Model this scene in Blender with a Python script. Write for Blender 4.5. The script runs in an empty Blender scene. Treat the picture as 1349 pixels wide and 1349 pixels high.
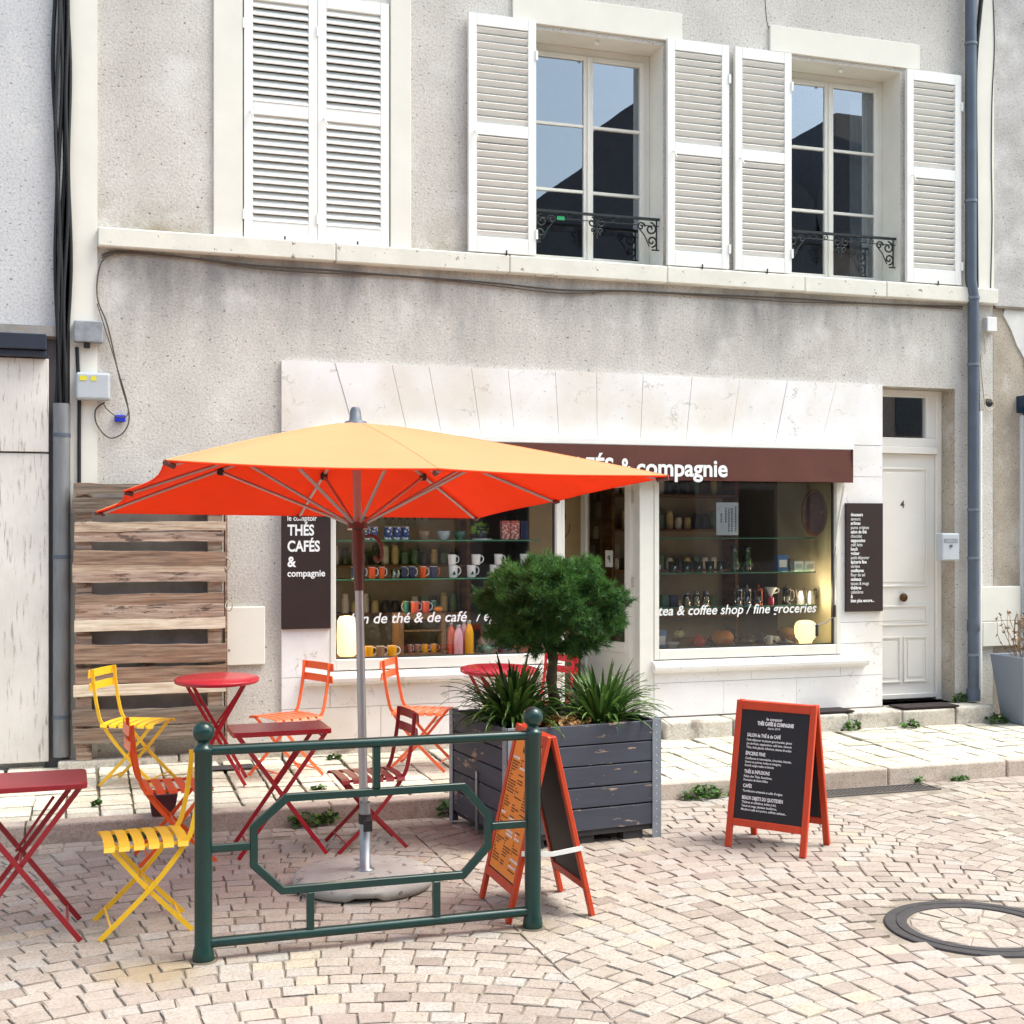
import bpy, math, random
from mathutils import Vector, Matrix, noise
random.seed(7)
scene = bpy.context.scene
COL = scene.collection
S = 1.15            # metres per drawing unit: every length below is multiplied by this when it is built

# ------------------------------------------------------------------ camera, sky, sun, exposure
F_PX, YAW, CAM_Y, CAM_H, CX, HY = 1700.0, math.radians(18), 9.05, 1.68, 674.5, 700.0
cam = bpy.data.cameras.new('camera'); camo = bpy.data.objects.new('camera', cam); COL.objects.link(camo)
camo.location = (0, -CAM_Y*S, CAM_H*S); camo.rotation_euler = (math.radians(90), 0, -YAW)
cam.sensor_width = 36; cam.lens = F_PX/1349*36; cam.shift_y = 25.5/1349
cam.clip_start = .05; cam.clip_end = 500
scene.camera = camo
world = bpy.data.worlds.new("World"); scene.world = world; world.use_nodes = True
wn, wl = world.node_tree.nodes, world.node_tree.links
sky = wn.new('ShaderNodeTexSky'); sky.sky_type = 'NISHITA'; sky.sun_disc = False
SUN_EL, SUN_AZ = math.radians(60), math.radians(112)      # azimuth clockwise from +Y
sky.sun_elevation = SUN_EL; sky.sun_rotation = SUN_AZ
sky.air_density = 1.2; sky.dust_density = 4; sky.ozone_density = 1
hs = wn.new('ShaderNodeHueSaturation'); hs.inputs['Saturation'].default_value = .75
wl.new(sky.outputs[0], hs.inputs['Color'])
bg = wn['Background']; bg.inputs['Strength'].default_value = .15
cloud = wn.new('ShaderNodeMix'); cloud.data_type = 'RGBA'; cloud.blend_type = 'MULTIPLY'; cloud.inputs[0].default_value = 1
cloud.inputs[7].default_value = (.955, 1.0, .965, 1); wl.new(hs.outputs[0], cloud.inputs[6]); wl.new(cloud.outputs[2], bg.inputs['Color'])
sun = bpy.data.lights.new('sun', 'SUN'); sun.energy = 1.15; sun.angle = math.radians(28); sun.color = (.985, 1, .95)
suno = bpy.data.objects.new('sun', sun); COL.objects.link(suno)
sd = Vector((math.sin(SUN_AZ)*math.cos(SUN_EL), math.cos(SUN_AZ)*math.cos(SUN_EL), math.sin(SUN_EL)))
suno.rotation_euler = sd.to_track_quat('Z', 'Y').to_euler(); suno.location = (0, 0, 30)
scene.view_settings.view_transform = 'Standard'; scene.view_settings.look = 'None'
scene.view_settings.exposure = 1.36; scene.view_settings.gamma = 1
scene.cycles.max_bounces = 8; scene.cycles.transparent_max_bounces = 16

# survey of the place: bearings taken from the viewpoint turned into real positions
FX, FY = math.sin(YAW), math.cos(YAW)
def WP(px, py, Y=0.):                       # point on the upright plane y = Y
    u = (px-CX)/F_PX; dx = FX+u*FY; dy = FY-u*FX; t = (Y+CAM_Y)/dy
    return dx*t, CAM_H+(HY-py)/F_PX*t
def GP(px, py, z=0.):                       # point on the level plane z
    t = (CAM_H-z)*F_PX/(py-HY); u = (px-CX)/F_PX
    return (FX+u*FY)*t, (FY-u*FX)*t-CAM_Y
def wx(px, Y=0.): return WP(px, 700, Y)[0]

# ------------------------------------------------------------------ materials
def lin(c):
    return tuple(((v/255)/12.92 if v/255 <= .04045 else ((v/255+.055)/1.055)**2.4) for v in c[:3])+(1,)
class NT:
    def __init__(s, name):
        s.m = bpy.data.materials.new(name); s.m.use_nodes = True
        s.n, s.l = s.m.node_tree.nodes, s.m.node_tree.links
        s.b = s.n['Principled BSDF']
        s.tc = s.n.new('ShaderNodeTexCoord').outputs['Object']
    def node(s, t, **kw):
        n = s.n.new(t)
        for k, v in kw.items():
            if k.startswith('i_'): n.inputs[k[2:].replace('_', ' ')].default_value = v
            else: setattr(n, k, v)
        return n
    def noise(s, scale, detail=4, rough=.5, vec=None, stretch=None):
        v = vec or s.tc
        if stretch:
            mp = s.node('ShaderNodeMapping'); mp.inputs['Scale'].default_value = stretch
            s.l.new(v, mp.inputs['Vector']); v = mp.outputs[0]
        n = s.node('ShaderNodeTexNoise', i_Scale=scale, i_Detail=detail, i_Roughness=rough)
        s.l.new(v, n.inputs['Vector']); return n.outputs['Fac']
    def ramp(s, fac, stops):
        r = s.node('ShaderNodeValToRGB'); e = r.color_ramp.elements
        e[0].position, e[0].color = stops[0][0], stops[0][1]
        e[1].position, e[1].color = stops[-1][0], stops[-1][1]
        for p, c in stops[1:-1]:
            q = e.new(p); q.color = c
        s.l.new(fac, r.inputs[0]); return r.outputs[0]
    def mix(s, fac, a, b, mode='MIX'):
        n = s.node('ShaderNodeMix', data_type='RGBA', blend_type=mode)
        for i, v in ((0, fac), (6, a), (7, b)):
            if isinstance(v, (int, float, tuple)): n.inputs[i].default_value = v
            else: s.l.new(v, n.inputs[i])
        return n.outputs[2]
    def bump(s, h, strength=.3, dist=.01):
        n = s.node('ShaderNodeBump', i_Strength=strength, i_Distance=dist)
        s.l.new(h, n.inputs['Height']); s.l.new(n.outputs[0], s.b.inputs['Normal'])
    def col(s, c):
        if isinstance(c, tuple): s.b.inputs['Base Color'].default_value = c
        else: s.l.new(c, s.b.inputs['Base Color'])
W1, K1 = (1, 1, 1, 1), (0, 0, 0, 1)
MATS = {}
def paint(name, c, rough=.5, metal=0, var=.12, scale=6, bump=.1, bscale=60, wear=None, wear_at=.68, emit=None, stretch=None, trans=0, rnd=0):
    if name in MATS: return MATS[name]
    t = NT(name); base = lin(c)
    dark = tuple(v*(1-var) for v in base[:3])+(1,); lite = tuple(min(1, v*(1+var)) for v in base[:3])+(1,)
    o = t.ramp(t.noise(scale, 5, .6, stretch=stretch), [(.3, dark), (.7, lite)])
    if wear:
        o = t.mix(t.ramp(t.noise(scale*3, 6, .7, stretch=stretch), [(wear_at, K1), (wear_at+.03, W1)]), o, lin(wear))
    if rnd:
        oi = t.node('ShaderNodeObjectInfo')
        o = t.mix(1., o, t.ramp(oi.outputs['Random'], [(0, (1-rnd,)*3+(1,)), (1, W1)]), 'MULTIPLY')
    t.col(o); t.b.inputs['Roughness'].default_value = rough; t.b.inputs['Metallic'].default_value = metal
    if bump: t.bump(t.noise(bscale, 3, stretch=stretch), bump, .004)
    if emit: t.b.inputs['Emission Color'].default_value = lin(emit[0]); t.b.inputs['Emission Strength'].default_value = emit[1]
    if trans:
        mo = t.n['Material Output']; tr = t.node('ShaderNodeBsdfTranslucent'); mx = t.node('ShaderNodeMixShader'); mx.inputs[0].default_value = trans
        t.l.new(o, tr.inputs[0]); t.l.new(t.b.outputs[0], mx.inputs[1]); t.l.new(tr.outputs[0], mx.inputs[2]); t.l.new(mx.outputs[0], mo.inputs[0])
    MATS[name] = t.m; return t.m
def roughcast(name, c, c2, speck=(90, 84, 80), stain=None, stain_z=None, bump=.6, patch=1.2):
    t = NT(name)
    o = t.ramp(t.noise(patch, 5, .6), [(.32, lin(c2)), (.62, lin(c))])
    o = t.mix(t.ramp(t.noise(55, 3, .6), [(.35, (.62, .6, .6, 1)), (.55, W1)]), o, o) if 0 else t.mix(.55, o, t.ramp(t.noise(55, 4, .7), [(.38, (.60, .58, .57, 1)), (.54, W1)]), 'MULTIPLY')
    o = t.mix(t.ramp(t.noise(30, 2, .5, stretch=(1, 1, 1.7)), [(.655, K1), (.69, (.8,)*3+(1,))]), o, lin(speck))
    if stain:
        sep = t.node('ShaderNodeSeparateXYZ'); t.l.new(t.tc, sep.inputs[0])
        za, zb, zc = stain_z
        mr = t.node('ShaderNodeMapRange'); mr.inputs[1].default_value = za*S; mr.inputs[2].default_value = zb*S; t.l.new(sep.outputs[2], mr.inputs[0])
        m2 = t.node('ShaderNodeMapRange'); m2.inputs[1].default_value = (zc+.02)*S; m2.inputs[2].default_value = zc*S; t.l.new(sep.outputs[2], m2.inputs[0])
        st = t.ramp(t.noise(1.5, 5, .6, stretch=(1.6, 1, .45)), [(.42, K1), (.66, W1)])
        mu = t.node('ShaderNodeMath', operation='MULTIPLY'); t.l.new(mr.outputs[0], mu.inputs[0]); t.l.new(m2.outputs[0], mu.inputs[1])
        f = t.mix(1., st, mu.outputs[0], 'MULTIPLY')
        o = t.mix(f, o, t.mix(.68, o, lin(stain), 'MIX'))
        # grime above ledge
        lo = t.node('ShaderNodeMapRange'); lo.inputs[1].default_value = 4.05*S; lo.inputs[2].default_value = 3.70*S; t.l.new(sep.outputs[2], lo.inputs[0])
        hi = t.node('ShaderNodeMath', operation='GREATER_THAN'); hi.inputs[1].default_value = 3.69*S; t.l.new(sep.outputs[2], hi.inputs[0])
        mu2 = t.node('ShaderNodeMath', operation='MULTIPLY'); t.l.new(lo.outputs[0], mu2.inputs[0]); t.l.new(hi.outputs[0], mu2.inputs[1])
        g = t.mix(1., t.ramp(t.noise(3, 5, .7), [(.4, K1), (.7, W1)]), mu2.outputs[0], 'MULTIPLY')
        o = t.mix(g, o, lin((150, 135, 112)))
    o = t.mix(t.ramp(t.noise(2.3, 6, .65), [(.54, K1), (.70, (.5,)*3+(1,))]), o, lin((226, 224, 220)))
    t.col(o); t.b.inputs['Roughness'].default_value = .95
    t.bump(t.noise(48, 5, .7), bump, .012); MATS[name] = t.m; return t.m
def marble(name, c=(237, 235, 235), vein=(186, 182, 176)):
    t = NT(name)
    o = t.ramp(t.noise(2.2, 4, .6), [(.3, lin((225, 221, 219))), (.7, lin(c))])
    n = t.noise(1.3, 8, .62); 
    ab = t.node('ShaderNodeMath', operation='SUBTRACT'); ab.inputs[1].default_value = .5; t.l.new(n, ab.inputs[0])
    a2 = t.node('ShaderNodeMath', operation='ABSOLUTE'); t.l.new(ab.outputs[0], a2.inputs[0])
    br = t.ramp(t.noise(6, 3), [(.52, K1), (.6, W1)])
    o = t.mix(t.mix(1., t.ramp(a2.outputs[0], [(.002, W1), (.007, K1)]), br, 'MULTIPLY'), o, lin(vein))
    o = t.mix(t.ramp(t.noise(28, 4, .7), [(.64, K1), (.68, (.75,)*3+(1,))]), o, lin((150, 142, 134)))
    o = t.mix(t.ramp(t.noise(.9, 5, .6), [(.46, K1), (.70, (.65,)*3+(1,))]), o, lin((206, 194, 174)))
    t.col(o); t.b.inputs['Roughness'].default_value = .6
    t.bump(t.noise(25, 5, .7), .15, .006); MATS[name] = t.m; return t.m
def stone_var(name, stops, rough=.85, bump=.35, attr='tint', blotch=(.8, .76, .7), dirt=None):
    t = NT(name); a = t.node('ShaderNodeAttribute', attribute_name=attr)
    o = t.ramp(a.outputs['Fac'], stops)
    o = t.mix(.8, o, t.ramp(t.noise(9, 5, .7), [(.3, blotch+(1,)), (.6, W1)]), 'MULTIPLY')
    o = t.mix(.7, o, t.ramp(t.noise(70, 3, .7), [(.36, (.58, .55, .52, 1)), (.54, W1)]), 'MULTIPLY')
    o = t.mix(t.ramp(t.noise(34, 3, .6), [(.66, K1), (.70, (.6,)*3+(1,))]), o, lin((120, 106, 94)))
    if dirt: o = t.mix(t.ramp(t.noise(dirt[0], 5, .65), [(dirt[1], K1), (dirt[1]+.15, (dirt[2],)*3+(1,))]), o, lin(dirt[3]))
    if name == 'sandstone_setts':
        for cx_, cy_, rad_, cc in ((.22, -3.93, .36, (146, 124, 82)), (1.75, -3.9, .22, (140, 124, 92))):
            dn = t.node('ShaderNodeVectorMath', operation='DISTANCE'); dn.inputs[1].default_value = (cx_*S, cy_*S, 0); t.l.new(t.tc, dn.inputs[0])
            ml = t.node('ShaderNodeMath', operation='MULTIPLY_ADD'); t.l.new(t.noise(4, 5, .7), ml.inputs[0]); ml.inputs[1].default_value = .5; t.l.new(dn.outputs['Value'], ml.inputs[2])
            o = t.mix(t.ramp(ml.outputs[0], [(rad_, (.55,)*3+(1,)), (rad_+.2, K1)]), o, lin(cc))
    t.col(o); t.b.inputs['Roughness'].default_value = rough
    t.bump(t.noise(30, 5, .65), bump, .01); MATS[name] = t.m; return t.m
def wood(name, stops, stretch=(1, 6, 30), rough=.8, bump=.4):
    t = NT(name)
    a = t.node('ShaderNodeAttribute', attribute_name='tint')
    cmb = t.node('ShaderNodeVectorMath', operation='ADD'); t.l.new(t.tc, cmb.inputs[0])
    sc = t.node('ShaderNodeVectorMath', operation='SCALE'); sc.inputs['Scale'].default_value = 9; t.l.new(a.outputs['Vector'], sc.inputs[0]); t.l.new(sc.outputs[0], cmb.inputs[1])
    n = t.noise(1.6, 8, .68, vec=cmb.outputs[0], stretch=stretch)
    o = t.ramp(n, stops)
    o = t.mix(.7, o, t.ramp(a.outputs['Fac'], [(0, (.42, .37, .35, 1)), (1, (1.35, 1.28, 1.2, 1))]), 'MULTIPLY')
    o = t.mix(t.ramp(t.noise(7, 4, .6), [(.66, K1), (.72, (.6,)*3+(1,))]), o, lin((70, 58, 50)))
    t.col(o); t.b.inputs['Roughness'].default_value = rough; t.bump(n, bump, .006); MATS[name] = t.m; return t.m
def glass(name, refl, tint=(1, 1, 1, 1), rough=.0, gtint=(1, 1, 1, 1)):
    m = bpy.data.materials.new(name); m.use_nodes = True; n, l = m.node_tree.nodes, m.node_tree.links
    n.remove(n['Principled BSDF']); out = n['Material Output']
    tr = n.new('ShaderNodeBsdfTransparent'); tr.inputs[0].default_value = tint
    gl = n.new('ShaderNodeBsdfGlossy'); gl.inputs['Roughness'].default_value = rough; gl.inputs['Color'].default_value = gtint
    tc = n.new('ShaderNodeTexCoord'); nz = n.new('ShaderNodeTexNoise'); nz.inputs['Scale'].default_value = .8
    bp = n.new('ShaderNodeBump'); bp.inputs['Strength'].default_value = .03; bp.inputs['Distance'].default_value = .05
    l.new(tc.outputs['Object'], nz.inputs['Vector']); l.new(nz.outputs['Fac'], bp.inputs['Height']); l.new(bp.outputs[0], gl.inputs['Normal'])
    fr = n.new('ShaderNodeFresnel'); fr.inputs['IOR'].default_value = 1.5
    ad = n.new('ShaderNodeMath'); ad.operation = 'ADD'; ad.inputs[1].default_value = refl; ad.use_clamp = True
    l.new(fr.outputs[0], ad.inputs[0])
    mx = n.new('ShaderNodeMixShader'); l.new(ad.outputs[0], mx.inputs[0]); l.new(tr.outputs[0], mx.inputs[1]); l.new(gl.outputs[0], mx.inputs[2])
    l.new(mx.outputs[0], out.inputs[0]); MATS[name] = m; return m

G_UP = glass('upper_window_glass', .26, gtint=(.76, .83, .92, 1))
G_SHOP = glass('shop_window_glass', .05)
G_SHELF = glass('green_shelf_glass', .12, (.72, .9, .8, 1))
G_JAR = glass('clear_ware_glass', .10, (.85, .9, .88, 1), .05)
G_GREEN = glass('green_ware_glass', .08, (.35, .62, .35, 1), .05)
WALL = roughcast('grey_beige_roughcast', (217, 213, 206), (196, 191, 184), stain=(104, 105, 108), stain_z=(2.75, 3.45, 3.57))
WALL_BLUE = roughcast('pale_blue_grey_render', (208, 208, 209), (198, 198, 201), bump=.35)
WALL_R = roughcast('stained_right_render', (184, 173, 158), (158, 147, 133), bump=.4, patch=2.5)
WALL_RU = roughcast('pale_right_render', (205, 202, 200), (176, 172, 168), bump=.3, patch=3)
REVEAL = roughcast('sandy_reveal_render', (188, 178, 164), (168, 158, 144), bump=.4)
LIME = paint('limestone_trim', (222, 219, 208), .8, var=.08, scale=4, bump=.25, bscale=40, wear=(128, 122, 108), wear_at=.62)
LIMEC = paint('smooth_cream_stone', (226, 223, 213), .8, var=.04, scale=3, bump=.1, bscale=50)
MARB = marble('white_stone_slab')
TRAV = NT('travertine'); 
_t = TRAV; _o = _t.ramp(_t.noise(2, 5, .6), [(.3, lin((200, 194, 188))), (.7, lin((224, 219, 214)))])
_o = _t.mix(_t.ramp(_t.noise(9, 6, .7, stretch=(5, 1, .5)), [(.56, K1), (.66, (.8,)*3+(1,))]), _o, lin((146, 136, 126)))
_t.col(_o); _t.b.inputs['Roughness'].default_value = .7; _t.bump(_t.noise(12, 5, .7, stretch=(5, 1, .6)), .3, .006); TRAV = _t.m
WHITE = paint('white_gloss_paint', (234, 234, 230), .4, var=.03, scale=5, bump=.05)
CREAM = paint('cream_paint', (224, 222, 213), .45, var=.04, scale=4, bump=.06, wear=(190, 182, 165), wear_at=.74)
DOORP = paint('off_white_door_paint', (233, 229, 222), .4, var=.03, scale=3, bump=.05, wear=(170, 160, 145), wear_at=.77)
BROWN = paint('dark_brown_panel', (42, 27, 26), .5, var=.1, scale=8, bump=.03)
AWN = paint('brown_awning_cloth', (88, 48, 40), .9, var=.1, scale=4, bump=.2, bscale=120)
LETTER = paint('white_lettering', (235, 235, 235), .6, var=.02, bump=0)
ZINC = paint('blue_grey_zinc', (88, 98, 112), .5, .25, var=.12, scale=6, bump=.1)
STEEL = paint('galvanised_steel', (150, 152, 156), .42, .75, var=.18, scale=14, bump=.06)
STEELD = paint('dull_conduit_steel', (128, 130, 134), .5, .5, var=.2, scale=4, bump=.06, stretch=(3, 3, .6))
PVC = paint('grey_plastic', (178, 184, 190), .5, var=.04, bump=.03)
PVCO = paint('weathered_grey_box', (138, 142, 148), .7, var=.25, scale=12, bump=.2)
PVCW = paint('white_plastic', (228, 228, 226), .45, var=.03, bump=.02)
BLACK = paint('black_cable_rubber', (20, 20, 26), .6, var=.15, bump=.1)
IRON = paint('black_wrought_iron', (26, 32, 36), .5, var=.2, bump=.15)
GREEN = paint('dark_green_barrier_paint', (10, 50, 46), .28, var=.15, scale=9, bump=.08, wear=(120, 140, 130), wear_at=.80)
YEL = paint('yellow_metal_paint', (242, 190, 36), .35, var=.06, scale=6, bump=.08, wear=(150, 96, 70), wear_at=.735)
ORA = paint('orange_metal_paint', (236, 88, 26), .38, var=.07, scale=6, bump=.08, wear=(150, 96, 70), wear_at=.735)
ORAL = paint('faded_orange_metal_paint', (240, 110, 60), .4, var=.07, scale=6, bump=.08, wear=(150, 96, 70), wear_at=.735)
RED = paint('red_metal_paint', (170, 26, 42), .27, var=.08, scale=6, bump=.08, wear=(150, 96, 70), wear_at=.735)
REDD = paint('dark_red_metal_paint', (146, 24, 36), .4, var=.1, scale=6, bump=.08, wear=(150, 96, 70), wear_at=.735)
REDB = paint('bright_red_metal_paint', (205, 24, 40), .35, var=.06, bump=.05)
CANOPY = paint('orange_canopy_cloth', (240, 164, 116), .9, trans=.3, var=.03, scale=3, bump=.12, bscale=150)  # top of the parasol cloth: fading and overexposed daylight both in its pale colour
BACKLIT = paint('backlit_red_orange_cloth', (250, 82, 30), .9, var=.03, scale=3, bump=.12, bscale=150, trans=.45)  # same cloth from below, the glow of light through it put into the colour
ALU = paint('brushed_umbrella_aluminium', (176, 172, 172), .38, .6, var=.06, bump=.03)
COPPER = paint('red_brown_umbrella_metal', (98, 56, 50), .4, .3, var=.1, bump=.03)
DPLAS = paint('dark_plastic', (40, 38, 40), .5, var=.1, bump=.03)
CONC = paint('cast_concrete', (164, 160, 154), .9, var=.16, scale=5, bump=.5, bscale=50, wear=(112, 106, 100), wear_at=.58)
SLATE = paint('slate_blue_stained_planks', (66, 70, 82), .7, var=.16, scale=3, bump=.3, bscale=20, wear=(168, 146, 126), wear_at=.60, stretch=(.5, .5, 2.2))
SOIL = paint('potting_soil', (56, 44, 36), 1, var=.4, scale=20, bump=.8, bscale=30)
FRAMEO = paint('orange_stained_wood', (196, 62, 24), .5, var=.12, scale=4, bump=.2, bscale=40, stretch=(2, 2, .5), wear=(150, 42, 22), wear_at=.66)
SLATEB = paint('black_chalkboard', (24, 24, 29), .6, var=.12, scale=4, bump=.03)
MENU = paint('orange_menu_sheet', (240, 142, 42), .5, var=.03, bump=.02)
INK = paint('dark_ink', (60, 34, 26), .7, var=.05, bump=0)
GREY2 = paint('grey_fibre_pot', (122, 130, 142), .7, var=.07, scale=3, bump=.12)
NAVY = paint('navy_shopfront_paint', (24, 52, 80), .4, var=.1, bump=.05)
LEDGE = paint('dark_slate_ledge', (38, 44, 60), .45, var=.12, bump=.08)
MORTAR = paint('sandy_joint', (140, 129, 116), 1, var=.25, scale=9, bump=.5, bscale=40, wear=(84, 76, 66), wear_at=.62)
JOINTD = paint('mossy_pavement_joint', (112, 104, 84), 1, var=.3, scale=7, bump=.5, bscale=40, wear=(62, 70, 40), wear_at=.6)
COB = stone_var('sandstone_setts', [(0, lin((152, 139, 129))), (.3, lin((166, 154, 144))), (.6, lin((178, 167, 156))), (.85, lin((176, 171, 165))), (1, lin((186, 174, 156)))], dirt=(.35, .48, .5, (168, 150, 144)))
PAV = stone_var('limestone_paving', [(0, lin((200, 192, 174))), (.5, lin((216, 210, 194))), (1, lin((226, 222, 210)))], dirt=(2.5, .62, .5, (158, 150, 126)))
KERB = stone_var('kerb_stone', [(0, lin((186, 170, 158))), (1, lin((206, 192, 180)))], dirt=(3, .56, .6, (130, 118, 106)))
STEPM = stone_var('worn_step_stone', [(0, lin((196, 188, 176))), (1, lin((212, 206, 196)))], dirt=(5, .52, .75, (120, 108, 98)), bump=.6)
PALLET = wood('weathered_pallet_wood', [(.30, lin((62, 48, 40))), (.42, lin((132, 108, 92))), (.56, lin((176, 152, 132))), (.72, lin((216, 196, 170)))], stretch=(1.6, 6, 30))
def oldwood(name, dark, mid, lite, blot=.6, seed=0):
    t = NT(name)
    mp = t.node('ShaderNodeMapping'); mp.inputs['Location'].default_value = (seed*3.1, seed*1.7, seed*.77); t.l.new(t.tc, mp.inputs[0]); v = mp.outputs[0]
    o = t.ramp(t.noise(2.2, 8, .65, vec=v, stretch=(1.3, 4, 24)), [(.33, lin(dark)), (.5, lin(mid)), (.68, lin(lite))])
    o = t.mix(t.ramp(t.noise(3.2, 7, .72, vec=v, stretch=(1.5, 3, 7)), [(blot, K1), (blot+.07, (.85,)*3+(1,))]), o, lin((58, 44, 36)))
    o = t.mix(t.ramp(t.noise(2.6, 4, .6, vec=v, stretch=(1, 2, 3)), [(.5, K1), (.7, (.5,)*3+(1,))]), o, lin((150, 106, 80)))
    t.col(o); t.b.inputs['Roughness'].default_value = .85; t.bump(t.noise(2.2, 8, .7, vec=v, stretch=(1.3, 4, 40)), .5, .006); MATS[name] = t.m; return t.m
PW = {'A': oldwood('grey_brown_plank', (78, 68, 60), (118, 104, 92), (148, 134, 120), .60, 1), 'B': oldwood('red_brown_plank', (94, 72, 60), (138, 112, 94), (168, 142, 122), .62, 2),
      'C': oldwood('tan_plank', (140, 118, 100), (188, 166, 144), (212, 194, 172), .60, 3), 'D': oldwood('pale_plank', (184, 162, 138), (216, 200, 178), (232, 220, 204), .66, 4), 'E': oldwood('stained_plank', (112, 90, 78), (166, 142, 126), (194, 172, 156), .53, 5)}
WOODI = wood('shelf_wood', [(.3, lin((110, 72, 44))), (.7, lin((176, 126, 80)))], stretch=(2, 2, 12))
WOODC = wood('crate_wood', [(.3, lin((120, 82, 46))), (.7, lin((176, 130, 80)))], stretch=(8, 2, 2))
DARKW = paint('dark_shop_wall', (150, 137, 116), .9, var=.2, scale=2, bump=.1)
DARKF = paint('dark_shop_floor', (120, 104, 86), .6, var=.15, bump=.05)
BEIGE = paint('ochre_beige_screen', (176, 156, 116), .8, var=.1, scale=3, bump=.05)
CREAMW = paint('cream_shop_wall', (214, 208, 178), .8, var=.04, bump=.05)
BARK = paint('pine_bark', (92, 76, 64), .9, var=.35, scale=12, bump=.8, bscale=30)
def leafmat(name, a, b, rough=.5, trans=.25):
    t = NT(name); at = t.node('ShaderNodeAttribute', attribute_name='tint')
    o = t.ramp(at.outputs['Fac'], [(0, lin(a)), (1, lin(b))]); t.col(o); t.b.inputs['Roughness'].default_value = rough
    mo = t.n['Material Output']; tr = t.node('ShaderNodeBsdfTranslucent'); mx = t.node('ShaderNodeMixShader'); mx.inputs[0].default_value = trans
    t.l.new(o, tr.inputs[0]); t.l.new(t.b.outputs[0], mx.inputs[1]); t.l.new(tr.outputs[0], mx.inputs[2]); t.l.new(mx.outputs[0], mo.inputs[0])
    MATS[name] = t.m; return t.m
PINE = leafmat('pine_needles', (24, 62, 30), (98, 150, 68), .6, .3)
STRAP = leafmat('strap_leaves', (26, 58, 26), (120, 158, 74), .35)
RUST = leafmat('rust_leaves', (96, 52, 30), (190, 150, 92), .6)
WEEDM = leafmat('weed_leaves', (36, 70, 24), (96, 138, 56), .6)
LIMEG = leafmat('lime_trailing_leaves', (110, 160, 30), (180, 215, 70), .5)
DRY = leafmat('dry_stems', (120, 92, 62), (184, 146, 108), .8)

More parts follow.
